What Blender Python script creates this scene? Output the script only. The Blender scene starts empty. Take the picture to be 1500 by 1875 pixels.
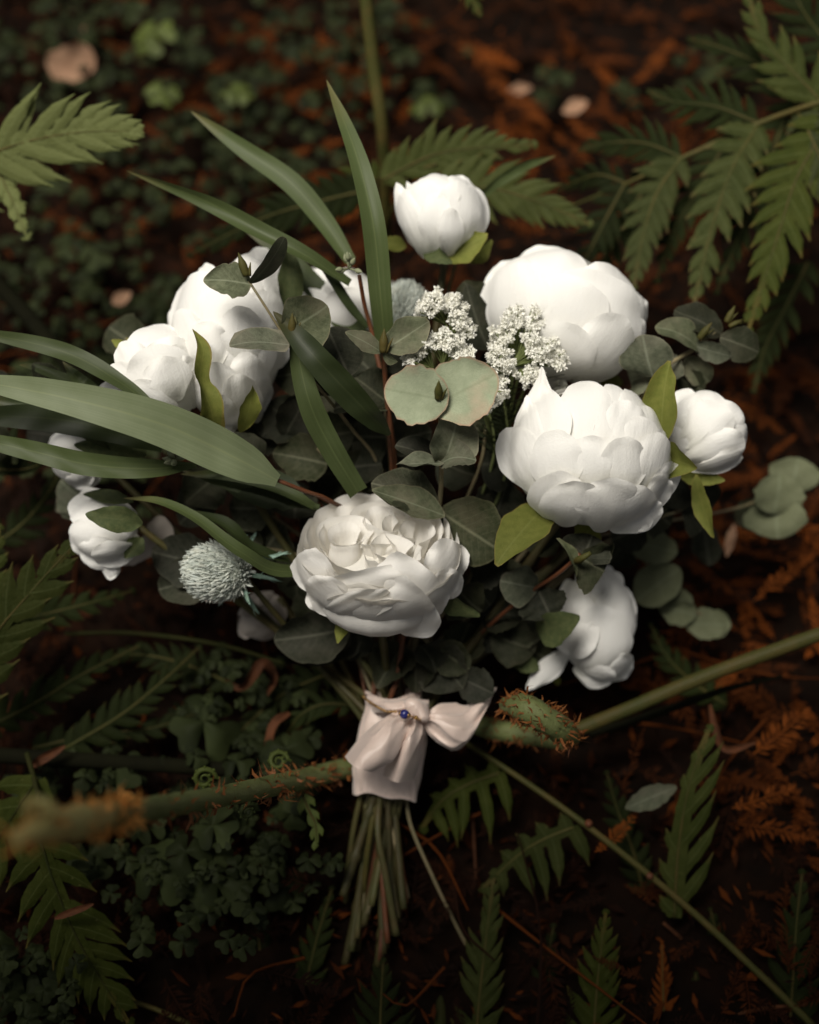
import bpy, math, random
import numpy as np
from mathutils import Vector, Matrix

SC = bpy.context.scene
COL = SC.collection

# ------------------------------------------------------------------ camera, world, sun
ELEV = math.radians(58)          # camera looks down at 58 degrees
DIST = 0.80                      # camera to the plane of the flowers
FOC_Z = 0.20                     # height of the picture centre above the soil
FPX = 1875 * 50 / 36             # focal length in photograph pixels
U = np.array([1.0, 0, 0])
V = np.array([0, math.sin(ELEV), math.cos(ELEV)])
W = np.array([0, -math.cos(ELEV), math.sin(ELEV)])
FOCUS = np.array([0, 0, FOC_Z])
CAM = FOCUS + W * DIST

cd = bpy.data.cameras.new('camera')
cd.sensor_fit = 'VERTICAL'; cd.sensor_height = 36; cd.lens = 50
cd.clip_start = 0.02; cd.clip_end = 500
cd.dof.use_dof = True; cd.dof.focus_distance = DIST - 0.022; cd.dof.aperture_fstop = 2.9
cam = bpy.data.objects.new('camera', cd); COL.objects.link(cam)
cam.matrix_world = Matrix(((U[0], V[0], W[0], CAM[0]), (U[1], V[1], W[1], CAM[1]),
                           (U[2], V[2], W[2], CAM[2]), (0, 0, 0, 1)))
SC.camera = cam

SUN_EL, SUN_AZ = math.radians(74), math.radians(-110)     # azimuth from +Y (away from camera), towards -X
world = bpy.data.worlds.new('World'); SC.world = world; world.use_nodes = True
wn = world.node_tree; wn.nodes.clear()
sky = wn.nodes.new('ShaderNodeTexSky'); sky.sky_type = 'NISHITA'; sky.sun_disc = False
sky.sun_elevation = SUN_EL; sky.sun_rotation = SUN_AZ; sky.dust_density = 4.0; sky.air_density = 1.0
hsv = wn.nodes.new('ShaderNodeHueSaturation'); hsv.inputs['Saturation'].default_value = 0.04
bg = wn.nodes.new('ShaderNodeBackground'); bg.inputs['Strength'].default_value = 0.05
wo = wn.nodes.new('ShaderNodeOutputWorld')
wn.links.new(sky.outputs[0], hsv.inputs['Color']); wn.links.new(hsv.outputs[0], bg.inputs['Color'])
wn.links.new(bg.outputs[0], wo.inputs[0])
sl = bpy.data.lights.new('sun', 'SUN'); sl.energy = 4.6; sl.angle = math.radians(24); sl.color = (1, 0.94, 0.845)
sun = bpy.data.objects.new('sun', sl); COL.objects.link(sun)
sd = Vector((math.sin(SUN_AZ) * math.cos(SUN_EL), math.cos(SUN_AZ) * math.cos(SUN_EL), math.sin(SUN_EL)))
sun.rotation_euler = sd.to_track_quat('Z', 'Y').to_euler()
SC.view_settings.view_transform = 'Standard'; SC.view_settings.look = 'None'
SC.view_settings.exposure = 0.03; SC.view_settings.gamma = 1.0; SC.view_settings.use_curve_mapping = False
SC.cycles.max_bounces = 8; SC.cycles.transmission_bounces = 6; SC.cycles.diffuse_bounces = 5

BOUGH_Y = -0.235                   # far edge of the unseen bough added to shade the near side

# ------------------------------------------------------------------ places
def P(px, py, w=0.0):
    """the point seen at a photograph pixel, at w metres in front of the plane of the flowers"""
    d = DIST - w
    return CAM - W * d + U * ((px - 750) / FPX * d) + V * (-(py - 937.5) / FPX * d)
def WZ(px, py, z):
    """w of the point seen at a pixel that lies z metres above the soil"""
    k = -(py - 937.5) / FPX
    r = -W + V * k
    return DIST - (z - CAM[2]) / r[2]
def H(px, py, z):
    return P(px, py, WZ(px, py, z))
def PX(w): return (DIST - w) / FPX       # metres per pixel
def cam_dir(u, v, w):
    d = U * u + V * v + W * w
    return d / np.linalg.norm(d)
def nrm(a): return a / (np.linalg.norm(a, axis=-1, keepdims=True) + 1e-12)
def sst(x, a=0.0, b=1.0):
    x = np.clip((x - a) / (b - a), 0, 1); return x * x * (3 - 2 * x)
def fnoise(rng, n=5, f=1.0):
    a = rng.normal(size=(n, 2)) * f; p = rng.uniform(0, 6.28, n)
    return lambda x, y=0.0: sum(np.sin(a[i, 0] * x + a[i, 1] * y + p[i]) for i in range(n)) / n ** .5

# ------------------------------------------------------------------ materials
def mat(name, col, rough=.6, spec=.3, var=.0, sat=.0, n_scale=0, n_amt=0, n_col=None, trans=0, tcol=None, bump=0, bscale=600,
        metal=0, sheen=0, uv=None, crease=0, n2=None):
    m = bpy.data.materials.new(name); m.use_nodes = True
    nt = m.node_tree; nd = nt.nodes; lk = nt.links; nd.clear()
    out = nd.new('ShaderNodeOutputMaterial'); b = nd.new('ShaderNodeBsdfPrincipled')
    b.inputs['Roughness'].default_value = rough; b.inputs['Specular IOR Level'].default_value = spec
    b.inputs['Metallic'].default_value = metal
    if sheen: b.inputs['Sheen Weight'].default_value = sheen
    rgb = nd.new('ShaderNodeRGB'); rgb.outputs[0].default_value = (*col, 1); c = rgb.outputs[0]
    tc = nd.new('ShaderNodeTexCoord')
    def mix(fac, a, bcol):
        x = nd.new('ShaderNodeMix'); x.data_type = 'RGBA'
        if isinstance(fac, float): x.inputs[0].default_value = fac
        else: lk.new(fac, x.inputs[0])
        lk.new(a, x.inputs[6])
        if isinstance(bcol, tuple): x.inputs[7].default_value = (*bcol, 1)
        else: lk.new(bcol, x.inputs[7])
        return x.outputs[2]
    def mrange(v, a0, a1, b0, b1):
        x = nd.new('ShaderNodeMapRange'); lk.new(v, x.inputs[0])
        for i, k in enumerate((a0, a1, b0, b1)): x.inputs[1 + i].default_value = k
        return x.outputs[0]
    if n_scale:
        nz = nd.new('ShaderNodeTexNoise'); nz.inputs['Scale'].default_value = n_scale; nz.inputs['Detail'].default_value = 5
        nz.inputs['Roughness'].default_value = .65
        lk.new(tc.outputs['Object'], nz.inputs['Vector'])
        c = mix(mrange(nz.outputs[0], .38, .64, 0, n_amt), c, n_col)
    if n2:                                # second, coarser or sparser mottling: (scale, low, high, amount, colour)
        nz2 = nd.new('ShaderNodeTexNoise'); nz2.inputs['Scale'].default_value = n2[0]; nz2.inputs['Detail'].default_value = 3
        of = nd.new('ShaderNodeVectorMath'); of.operation = 'ADD'; of.inputs[1].default_value = (3.1, 7.7, 1.9)
        lk.new(tc.outputs['Object'], of.inputs[0]); lk.new(of.outputs[0], nz2.inputs['Vector'])
        c = mix(mrange(nz2.outputs[0], n2[1], n2[2], 0, n2[3]), c, n2[4])
    if uv:                                # uv: list of (kind, amount, colour)
        sp = nd.new('ShaderNodeSeparateXYZ'); lk.new(tc.outputs['UV'], sp.inputs[0])
        def math_(op, a, bb=None):
            x = nd.new('ShaderNodeMath'); x.operation = op
            for i, k in enumerate((a, bb)):
                if k is None: continue
                if isinstance(k, (int, float)): x.inputs[i].default_value = k
                else: lk.new(k, x.inputs[i])
            return x.outputs[0]
        su = math_('ABSOLUTE', math_('SUBTRACT', math_('MULTIPLY', sp.outputs[0], 2.0), 1.0))
        for kind, amt, ucol in uv:
            if kind == 'rib':             # midrib
                c = mix(mrange(su, 0.0, .07, amt, 0), c, ucol)
            elif kind == 'vein':          # side veins
                ph = math_('SUBTRACT', math_('MULTIPLY', sp.outputs[1], 9.0), math_('MULTIPLY', su, 3.0))
                fr = math_('ABSOLUTE', math_('SUBTRACT', math_('FRACT', ph), .5))
                c = mix(mrange(fr, 0.0, .09, amt, 0), c, ucol)
            elif kind == 'stripe':
                mp2 = nd.new('ShaderNodeMapping'); mp2.inputs['Scale'].default_value = (26, 1.2, 1); lk.new(tc.outputs['UV'], mp2.inputs[0])
                sz = nd.new('ShaderNodeTexNoise'); sz.inputs['Scale'].default_value = 1; sz.inputs['Detail'].default_value = 4; lk.new(mp2.outputs[0], sz.inputs['Vector'])
                c = mix(mrange(sz.outputs[0], .42, .66, 0, amt), c, ucol)
            elif kind == 'base':          # colour of the foot of a petal
                c = mix(mrange(sp.outputs[1], 0, .45, amt, 0), c, ucol)
            elif kind == 'tip':
                c = mix(mrange(sp.outputs[1], .78, 1.0, 0, amt), c, ucol)
            elif kind == 'edge':          # margin (third uv layer not needed: radius of the disc)
                dx = math_('SUBTRACT', math_('MULTIPLY', sp.outputs[0], 2.0), 1.0)
                dy = math_('SUBTRACT', math_('MULTIPLY', sp.outputs[1], 2.0), 1.0)
                rr = math_('ADD', math_('MULTIPLY', dx, dx), math_('MULTIPLY', dy, dy))
                c = mix(mrange(rr, .86, 1.0, 0, amt), c, ucol)
            elif kind == 'rand':          # u holds one random number for each piece
                c = mix(mrange(sp.outputs[0], 0, 1, 0, amt), c, ucol)
    if var or sat:
        oi = nd.new('ShaderNodeObjectInfo'); h = nd.new('ShaderNodeHueSaturation')
        lk.new(mrange(oi.outputs['Random'], 0, 1, 1 - var, 1 + var), h.inputs['Value'])
        if sat:
            x = nd.new('ShaderNodeMath'); x.operation = 'FRACT'
            y = nd.new('ShaderNodeMath'); y.operation = 'MULTIPLY'; y.inputs[1].default_value = 17.3
            lk.new(oi.outputs['Random'], y.inputs[0]); lk.new(y.outputs[0], x.inputs[0])
            lk.new(mrange(x.outputs[0], 0, 1, 1 - sat, 1 + sat * .4), h.inputs['Saturation'])
        lk.new(c, h.inputs['Color']); c = h.outputs[0]
    lk.new(c, b.inputs['Base Color'])
    if bump:
        bz = nd.new('ShaderNodeTexNoise'); bz.inputs['Scale'].default_value = bscale; bz.inputs['Detail'].default_value = 4
        lk.new(tc.outputs['Object'], bz.inputs['Vector'])
        bp = nd.new('ShaderNodeBump'); bp.inputs['Strength'].default_value = bump; bp.inputs['Distance'].default_value = .001
        hgt = bz.outputs[0]
        if crease:                        # soft creases running along a petal
            mp = nd.new('ShaderNodeMapping'); mp.inputs['Scale'].default_value = (7, 1.6, 1); lk.new(tc.outputs['UV'], mp.inputs[0])
            oi2 = nd.new('ShaderNodeObjectInfo'); ad = nd.new('ShaderNodeVectorMath'); ad.operation = 'ADD'
            m9 = nd.new('ShaderNodeMath'); m9.operation = 'MULTIPLY'; m9.inputs[1].default_value = 40; lk.new(oi2.outputs['Random'], m9.inputs[0])
            lk.new(mp.outputs[0], ad.inputs[0]); lk.new(m9.outputs[0], ad.inputs[1])
            cz = nd.new('ShaderNodeTexNoise'); cz.inputs['Scale'].default_value = 1; cz.inputs['Detail'].default_value = 3; lk.new(ad.outputs[0], cz.inputs['Vector'])
            cm = nd.new('ShaderNodeMath'); cm.operation = 'MULTIPLY_ADD'; cm.inputs[1].default_value = crease
            lk.new(cz.outputs[0], cm.inputs[0]); lk.new(bz.outputs[0], cm.inputs[2]); hgt = cm.outputs[0]
        lk.new(hgt, bp.inputs['Height']); lk.new(bp.outputs[0], b.inputs['Normal'])
    sh = b.outputs[0]
    if trans:
        t = nd.new('ShaderNodeBsdfTranslucent')
        if tcol: t.inputs[0].default_value = (*tcol, 1)
        else: lk.new(c, t.inputs[0])
        ms = nd.new('ShaderNodeMixShader'); ms.inputs[0].default_value = trans
        lk.new(b.outputs[0], ms.inputs[1]); lk.new(t.outputs[0], ms.inputs[2]); sh = ms.outputs[0]
    lk.new(sh, out.inputs[0])
    return m

M = {}
M['petal'] = mat('petal_cloth', (.82, .815, .785), .75, .12, trans=.20, tcol=(.84, .81, .74), bump=.22, bscale=900, crease=2.6,
                 n_scale=30, n_amt=.25, n_col=(.78, .765, .72), uv=[('base', .35, (.72, .72, .56))])
M['rose'] = mat('rose_petal_cloth', (.86, .845, .81), .75, .12, trans=.32, tcol=(.86, .82, .74), bump=.22, bscale=900, crease=2.6,
                uv=[('base', .25, (.74, .70, .52))])
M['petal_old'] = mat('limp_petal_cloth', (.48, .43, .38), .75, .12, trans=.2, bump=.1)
M['sepal'] = mat('olive_cloth', (.155, .165, .035), .7, .2, var=.25, n_scale=250, n_amt=.6, n_col=(.10, .12, .02), trans=.22,
                 bump=.35, bscale=1500, uv=[('rib', .35, (.22, .23, .07)), ('edge', .5, (.24, .17, .05))])
M['sepal_dark'] = mat('dark_green_cloth', (.045, .06, .022), .65, .2, var=.2, n_scale=350, n_amt=.6, n_col=(.09, .10, .04), trans=.1,
                 bump=.35, bscale=1500, uv=[('rib', .35, (.09, .1, .04))])
M['euc'] = mat('eucalyptus_leaf', (.096, .106, .060), .7, .12, n2=(55, .48, .66, .5, (.145, .13, .088)), var=.32, sat=.3, n_scale=260, n_amt=.75, n_col=(.042, .050, .025), trans=.10,
               bump=.4, bscale=1300, uv=[('vein', .13, (.20, .23, .16)), ('rib', .5, (.22, .24, .16)), ('edge', .4, (.22, .19, .12))])
M['euc_rosy'] = mat('blushed_eucalyptus_leaf', (.30, .335, .225), .7, .14, n2=(42, .54, .70, .5, (.38, .26, .19)), n_scale=160, n_amt=.7, n_col=(.23, .265, .17), trans=.12,
               bump=.4, bscale=1300, uv=[('vein', .12, (.17, .21, .13)), ('rib', .35, (.15, .18, .10)), ('edge', .8, (.36, .22, .15))])
M['euc_mid'] = mat('mid_eucalyptus_leaf', (.130, .140, .082), .7, .08, var=.15, n_scale=160, n_amt=.7, n_col=(.10, .11, .06), trans=.12, uv=[('vein', .13, (.2, .23, .16)), ('rib', .4, (.2, .23, .15))])
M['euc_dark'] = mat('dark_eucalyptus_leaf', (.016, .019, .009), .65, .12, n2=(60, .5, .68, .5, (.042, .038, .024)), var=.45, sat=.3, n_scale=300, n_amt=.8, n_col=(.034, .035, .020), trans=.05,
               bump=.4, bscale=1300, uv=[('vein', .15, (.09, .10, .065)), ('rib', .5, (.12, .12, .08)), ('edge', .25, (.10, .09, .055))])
M['blade'] = mat('willow_leaf', (.047, .064, .021), .5, .2, var=.22, n_scale=60, n_amt=.5, n_col=(.036, .050, .015), trans=.12,
               uv=[('stripe', .5, (.064, .078, .030)), ('rib', .5, (.10, .12, .045)), ('tip', .6, (.13, .10, .04))])
M['blade_pale'] = mat('pale_willow_leaf', (.125, .150, .078), .55, .25, n_scale=60, n_amt=.5, n_col=(.10, .125, .06), trans=.12,
               uv=[('stripe', .5, (.16, .185, .105)), ('rib', .45, (.19, .215, .10))])
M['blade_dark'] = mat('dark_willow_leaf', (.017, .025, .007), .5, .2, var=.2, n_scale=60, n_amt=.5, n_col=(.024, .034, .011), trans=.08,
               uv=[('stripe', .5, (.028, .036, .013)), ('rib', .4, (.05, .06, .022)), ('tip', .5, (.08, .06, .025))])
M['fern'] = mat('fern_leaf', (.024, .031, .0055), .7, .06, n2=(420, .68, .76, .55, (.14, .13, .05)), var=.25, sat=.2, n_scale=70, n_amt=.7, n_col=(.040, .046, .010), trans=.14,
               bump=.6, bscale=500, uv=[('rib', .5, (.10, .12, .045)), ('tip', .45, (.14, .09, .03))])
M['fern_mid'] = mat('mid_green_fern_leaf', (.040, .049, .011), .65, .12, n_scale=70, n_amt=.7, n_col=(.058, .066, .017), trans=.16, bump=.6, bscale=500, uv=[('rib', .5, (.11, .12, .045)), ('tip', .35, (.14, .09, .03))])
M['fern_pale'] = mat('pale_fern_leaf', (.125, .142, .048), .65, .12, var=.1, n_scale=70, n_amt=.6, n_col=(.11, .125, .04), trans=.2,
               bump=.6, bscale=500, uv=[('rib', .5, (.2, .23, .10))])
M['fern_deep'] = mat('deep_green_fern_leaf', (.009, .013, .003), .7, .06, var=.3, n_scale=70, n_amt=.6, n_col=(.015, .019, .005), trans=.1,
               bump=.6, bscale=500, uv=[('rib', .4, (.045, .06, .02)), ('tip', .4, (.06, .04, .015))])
M['dead'] = mat('rust_brown_frond', (.125, .034, .006), .8, .05, var=.3, n_scale=120, n_amt=.7, n_col=(.065, .018, .004), trans=.1)
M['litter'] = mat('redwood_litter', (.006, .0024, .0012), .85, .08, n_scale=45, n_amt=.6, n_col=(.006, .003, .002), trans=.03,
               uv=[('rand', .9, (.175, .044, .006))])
M['tan'] = mat('tan_dry_leaf', (.40, .24, .15), .75, .2, var=.2, n_scale=90, n_amt=.6, n_col=(.18, .09, .05), trans=.15)
M['bark'] = mat('brown_curl', (.085, .030, .011), .8, .2, var=.25, n_scale=160, n_amt=.7, n_col=(.035, .014, .007), bump=.5)
M['soil'] = mat('forest_soil', (.004, .0024, .0015), .95, .05, n_scale=28, n_amt=.8, n_col=(.009, .004, .002), bump=1.0, bscale=160)
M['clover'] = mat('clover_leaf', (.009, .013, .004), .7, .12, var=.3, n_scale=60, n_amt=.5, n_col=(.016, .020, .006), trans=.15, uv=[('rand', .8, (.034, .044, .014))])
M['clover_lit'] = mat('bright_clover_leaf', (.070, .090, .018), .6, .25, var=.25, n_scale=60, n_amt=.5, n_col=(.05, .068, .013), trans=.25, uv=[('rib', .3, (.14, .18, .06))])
M['stalk'] = mat('green_stalk', (.042, .044, .011), .6, .15, var=.15, n_scale=50, n_amt=.7, n_col=(.08, .055, .016), bump=.2, bscale=400)
M['stalk_dark'] = mat('dark_stalk', (.008, .008, .005), .9, .0, n_scale=50, n_amt=.5, n_col=(.012, .012, .006))
M['stalk_deep'] = mat('deep_green_stalk', (.018, .022, .006), .7, .06, n_scale=50, n_amt=.6, n_col=(.028, .025, .008))
M['stem'] = mat('cut_stem', (.050, .052, .016), .55, .3, var=.35, n_scale=70, n_amt=.7, n_col=(.075, .052, .02), bump=.3)
M['twig'] = mat('red_brown_twig', (.11, .036, .014), .5, .35, var=.15, n_scale=150, n_amt=.7, n_col=(.08, .04, .02), bump=.3)
M['euc_stem'] = mat('eucalyptus_stem', (.17, .135, .075), .55, .3, var=.25, n_scale=120, n_amt=.6, n_col=(.10, .10, .05))
M['lace'] = mat('lace_floret', (.86, .855, .80), .8, .1, trans=.3, n_scale=200, n_amt=.25, n_col=(.82, .80, .66))
M['lace_stem'] = mat('lace_stem', (.17, .20, .075), .6, .2)
M['thistle'] = mat('thistle_head', (.60, .63, .57), .8, .15, n_scale=180, n_amt=.6, n_col=(.64, .64, .55), uv=[('rand', .5, (.48, .55, .53))])
M['thistle_core'] = mat('thistle_core', (.34, .37, .32), .8, .15)
M['thistle_leaf'] = mat('thistle_bract', (.20, .30, .25), .7, .2, n_scale=300, n_amt=.8, n_col=(.10, .15, .10))
M['bud'] = mat('seed_bud', (.15, .17, .095), .6, .25, n_scale=400, n_amt=.6, n_col=(.25, .25, .16))
M['ribbon'] = mat('satin_ribbon', (.68, .545, .475), .30, .75, sheen=.35, bump=.3, bscale=2200)
M['gold'] = mat('gold_wire', (.62, .38, .13), .32, .5, metal=1)
M['bead'] = mat('blue_bead', (.018, .022, .14), .12, .6)
M['hair'] = mat('rusty_scale', (.26, .095, .025), .6, .3, var=0, trans=.2, uv=[('rand', .8, (.13, .04, .012))])
M['crozier_pale'] = mat('brightened_crozier_skin', (.40, .38, .15), .6, .2, n_scale=90, n_amt=.8, n_col=(.42, .19, .045), bump=.5)  # skin brightened in colour to offset the bough's shade on the shoot tip
M['hair_pale'] = mat('brightened_rusty_scale', (.70, .31, .075), .6, .2, trans=.25)  # scales of the shoot tip, brightened in colour against the same shade
M['crozier'] = mat('crozier_skin', (.13, .15, .055), .6, .25, n_scale=160, n_amt=.6, n_col=(.085, .10, .03), bump=.5)

# ------------------------------------------------------------------ mesh helpers
def mesh_of(name, verts, faces, m, uvs=None, smooth=True):
    me = bpy.data.meshes.new(name)
    verts = np.asarray(verts, dtype=np.float32).reshape(-1, 3)
    fl = np.array([len(f) for f in faces], dtype=np.int32) if not isinstance(faces, np.ndarray) else np.full(len(faces), faces.shape[1], np.int32)
    fi = np.concatenate([np.asarray(f) for f in faces]).astype(np.int32) if not isinstance(faces, np.ndarray) else faces.reshape(-1).astype(np.int32)
    me.vertices.add(len(verts)); me.vertices.foreach_set('co', verts.reshape(-1))
    me.loops.add(len(fi)); me.loops.foreach_set('vertex_index', fi)
    me.polygons.add(len(fl))
    me.polygons.foreach_set('loop_start', np.concatenate([[0], np.cumsum(fl)[:-1]]).astype(np.int32))
    me.polygons.foreach_set('use_smooth', np.full(len(fl), smooth))
    if uvs is not None:
        l = me.uv_layers.new(name='UVMap')
        l.data.foreach_set('uv', np.asarray(uvs, dtype=np.float32).reshape(-1, 2)[fi].reshape(-1))
    me.update(calc_edges=True); me.validate()
    me.materials.append(m)
    return me
def props(o, label=None, cat=None, group=None, kind=None):
    for k, v in (('label', label), ('category', cat), ('group', group), ('kind', kind)):
        if v: o[k] = v
    return o
BASE = {}
def thing(name, label, cat, loc, group=None):
    o = bpy.data.objects.new(name, None); COL.objects.link(o)
    o.location = Vector(loc); o.empty_display_size = .01; BASE[o] = np.array(loc, float)
    return props(o, label, cat, group)
def part(name, geo, m, parent, label=None, kind=None, smooth=True):
    v, f, uv = geo
    base = BASE[parent]
    me = mesh_of(name, np.asarray(v).reshape(-1, 3) - base, f, m, uv, smooth)
    o = bpy.data.objects.new(name, me); COL.objects.link(o); o.parent = parent
    BASE[o] = base
    return props(o, label, None, None, kind)
def single(name, geo, m, label=None, cat=None, group=None, kind=None, loc=None, smooth=True):
    v, f, uv = geo; v = np.asarray(v).reshape(-1, 3)
    loc = v.mean(0) if loc is None else np.array(loc)
    me = mesh_of(name, v - loc, f, m, uv, smooth)
    o = bpy.data.objects.new(name, me); COL.objects.link(o); o.location = Vector(loc); BASE[o] = loc
    return props(o, label, cat, group, kind)
def grid_faces(n, m, closed=False):
    i = np.arange(n - 1)[:, None] * m
    j = np.arange(m if closed else m - 1)[None, :]
    k = (j + 1) % m
    return np.stack([i + j, i + k, i + m + k, i + m + j], -1).reshape(-1, 4)
def join(geos):
    vs, fs, us, o = [], [], [], 0
    quads = all(isinstance(g[1], np.ndarray) and g[1].shape[1] == geos[0][1].shape[1] for g in geos)
    for v, f, uv in geos:
        v = np.asarray(v).reshape(-1, 3); vs.append(v)
        if quads: fs.append(f + o)
        else: fs.extend([np.asarray(x) + o for x in f])
        us.append(np.zeros((len(v), 2)) if uv is None else np.asarray(uv).reshape(-1, 2)); o += len(v)
    return np.concatenate(vs), (np.concatenate(fs) if quads else fs), np.concatenate(us)
def spline(pts, n):
    p = np.asarray(pts, float); k = len(p)
    if k == 2: return p[0] + (p[1] - p[0]) * np.linspace(0, 1, n)[:, None]
    q = np.vstack([2 * p[0] - p[1], p, 2 * p[-1] - p[-2]])
    d = np.concatenate([[0], np.cumsum(np.linalg.norm(np.diff(p[:, :3], axis=0), axis=1))]); d /= d[-1]
    out = []
    for x in np.linspace(0, 1, n):
        i = min(np.searchsorted(d, x, side='right') - 1, k - 2); i = max(i, 0)
        t = (x - d[i]) / max(d[i + 1] - d[i], 1e-9)
        a, b, c, e = q[i], q[i + 1], q[i + 2], q[i + 3]
        out.append(.5 * (2 * b + (c - a) * t + (2 * a - 5 * b + 4 * c - e) * t * t + (3 * b - a - 3 * c + e) * t ** 3))
    return np.array(out)
def frames(c, up=None):
    """tangent, side, normal along a curve; the normal leans to up"""
    t = nrm(np.gradient(c, axis=0))
    up = W if up is None else up
    n = np.broadcast_to(up, c.shape); n = nrm(n - t * (n * t).sum(1, keepdims=True))
    return t, np.cross(t, n), n
def tube(pts, rad, n=24, k=8, rng=None, rough=0, cap=True):
    c = spline(pts, n); r = np.interp(np.linspace(0, 1, n), np.linspace(0, 1, len(np.atleast_1d(rad))), np.atleast_1d(rad))
    t, s, nn = frames(c, np.array([.31, .52, .79]))
    a = np.linspace(0, 2 * np.pi, k, endpoint=False)
    rr = r[:, None] * np.ones((1, k))
    if rng is not None and rough: rr = rr * (1 + rough * rng.normal(size=rr.shape))
    v = c[:, None] + rr[..., None] * (np.cos(a)[None, :, None] * s[:, None] + np.sin(a)[None, :, None] * nn[:, None])
    v = v.reshape(-1, 3); f = grid_faces(n, k, True)
    uv = np.stack(np.meshgrid(np.linspace(0, 1, k), np.linspace(0, 1, n)), -1).reshape(-1, 2)
    if cap:
        v = np.vstack([v, c[0], c[-1]]); uv = np.vstack([uv, [.5, 0], [.5, 1]]); i0 = n * k
        tri = [[i0, (j + 1) % k, j] for j in range(k)] + [[i0 + 1, (n - 1) * k + j, (n - 1) * k + (j + 1) % k] for j in range(k)]
        f = list(f) + tri
    return v, f, uv
def ball(c, r, n=8, k=12, axes=None):
    r = np.broadcast_to(np.asarray(r, float), (3,)); axes = np.eye(3) if axes is None else axes
    th = np.linspace(0, np.pi, n)[:, None]; ph = np.linspace(0, 2 * np.pi, k, endpoint=False)[None]
    d = np.stack([np.sin(th) * np.cos(ph), np.sin(th) * np.sin(ph), np.cos(th) * np.ones_like(ph)], -1) * r
    v = np.asarray(c) + d @ axes
    uv = np.stack(np.meshgrid(np.linspace(0, 1, k), np.linspace(0, 1, n)), -1)
    return v.reshape(-1, 3), grid_faces(n, k, True), uv.reshape(-1, 2)
def disc(ns, nt, q=1.0):
    """square grid bent into a rounded outline: X, Y in -1..1, no pole"""
    s, t = np.meshgrid(np.linspace(-1, 1, ns), np.linspace(-1, 1, nt))
    return s * np.sqrt(1 - q * t * t / 2), t * np.sqrt(1 - q * s * s / 2), s, t

# ------------------------------------------------------------------ leaves
def leaf(b, t, width, roll=0, cup=.15, bend=.08, kind='round', rng=None, ns=9, nt=13, ruf=.02, wave=0, up=None):
    """b, t = world base and tip; width in metres; roll turns it about its own axis"""
    b, t = np.array(b), np.array(t); L = np.linalg.norm(t - b); a = (t - b) / L
    up = nrm(CAM - (b + t) / 2) if up is None else up
    n = nrm(up - a * (up @ a)); s0 = np.cross(a, n)
    r = math.radians(roll); n, s0 = n * math.cos(r) + s0 * math.sin(r), s0 * math.cos(r) - n * math.sin(r)
    rng = rng or np.random.default_rng(int(abs(b[0] * 7919 + b[1] * 104729 + t[0] * 1299709) * 1e4) % 2 ** 31)
    nz = fnoise(rng, 5, 2.0); ne = fnoise(rng, 4, 5)
    X, Y, s, tt = disc(ns, nt, 1.0 if kind != 'blunt' else .7)
    v = (Y + 1) / 2
    if kind == 'round': wp = .86 + .22 * np.sin(np.pi * np.clip(v, 0, 1) * .9) - .14 * v
    elif kind == 'pointed': wp = (1.25 - .75 * v ** 1.6)
    elif kind == 'blade': wp = np.minimum(1, .25 + 1.1 * v ** .6) * (1.05 - .55 * v ** 2)
    elif kind == 'tear': wp = .55 + .6 * np.sin(np.pi * v ** .8)
    else: wp = np.ones_like(v)
    hw = width / 2 * wp * (1 + .06 * ne(Y * 2, s * 0) + .03 * ne(X * 3, Y))
    x = hw * X; rr = X * X + Y * Y
    h = width * (cup * X * X + .0) + L * bend * (1 - (2 * v - 1) ** 2) + width * ruf * nz(X * 1.5, Y * 1.5) * (.3 + rr)
    if wave: h = h + width * wave * np.sin(v * 11 + rng.uniform(0, 6)) * np.sign(s) * np.abs(s) ** 2
    p = b + a * (L * (v + .006 * ne(s * 4, Y * 4)))[..., None] + s0 * x[..., None] + n * h[..., None]
    return p.reshape(-1, 3), grid_faces(nt, ns), np.stack([(X + 1) / 2, v], -1).reshape(-1, 2)
def leaf_px(bx, by, bw, tx, ty, tw, wpx, roll=0, cup=.15, bend=.08, kind='round', **k):
    return leaf(P(bx, by, bw), P(tx, ty, tw), wpx * PX((bw + tw) / 2), roll, cup, bend, kind, **k)
def blade(pts, wpx, rolls=0, n=36, ns=7, fold=.12, prof=None, rng=None, base_w=.35):
    """long narrow leaf along (px, py, w) points, wpx wide at its widest"""
    c = spline([P(*p) for p in pts], n); wd = spline(np.array([[PX(p[2]), 0, p[2]] for p in pts]), n)[:, 0]
    t, s, nn = frames(c, nrm(CAM - c.mean(0)))
    ro = np.radians(np.interp(np.linspace(0, 1, n), np.linspace(0, 1, len(np.atleast_1d(rolls))), np.atleast_1d(rolls)))[:, None]
    s, nn = s * np.cos(ro) - nn * np.sin(ro), nn * np.cos(ro) + s * np.sin(ro)
    x = np.linspace(0, 1, n)
    pr = np.interp(x, *zip(*(prof or [(0, base_w), (.12, .72), (.3, .96), (.45, 1), (.65, .86), (.85, .5), (.96, .16), (1, .01)])))
    pr = np.convolve(np.pad(pr, 2, mode='edge'), np.ones(5) / 5, mode='valid'); pr[-1] = .01
    hw = wpx / 2 * wd * pr
    rng = rng or np.random.default_rng(int(abs(pts[0][0] * 31 + pts[-1][1] * 17 + wpx)))
    nz = fnoise(rng, 4, 2)
    q = np.linspace(-1, 1, ns)
    v = c[:, None] + s[:, None] * (hw[:, None] * q)[..., None] + nn[:, None] * (hw[:, None] * (fold * 2 * np.abs(q) ** 1.5 + .10 * nz(x[:, None] * 9, q * .8)))[..., None]
    uv = np.stack(np.meshgrid((q + 1) / 2, x), -1)
    return v.reshape(-1, 3), grid_faces(n, ns), uv.reshape(-1, 2)

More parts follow.
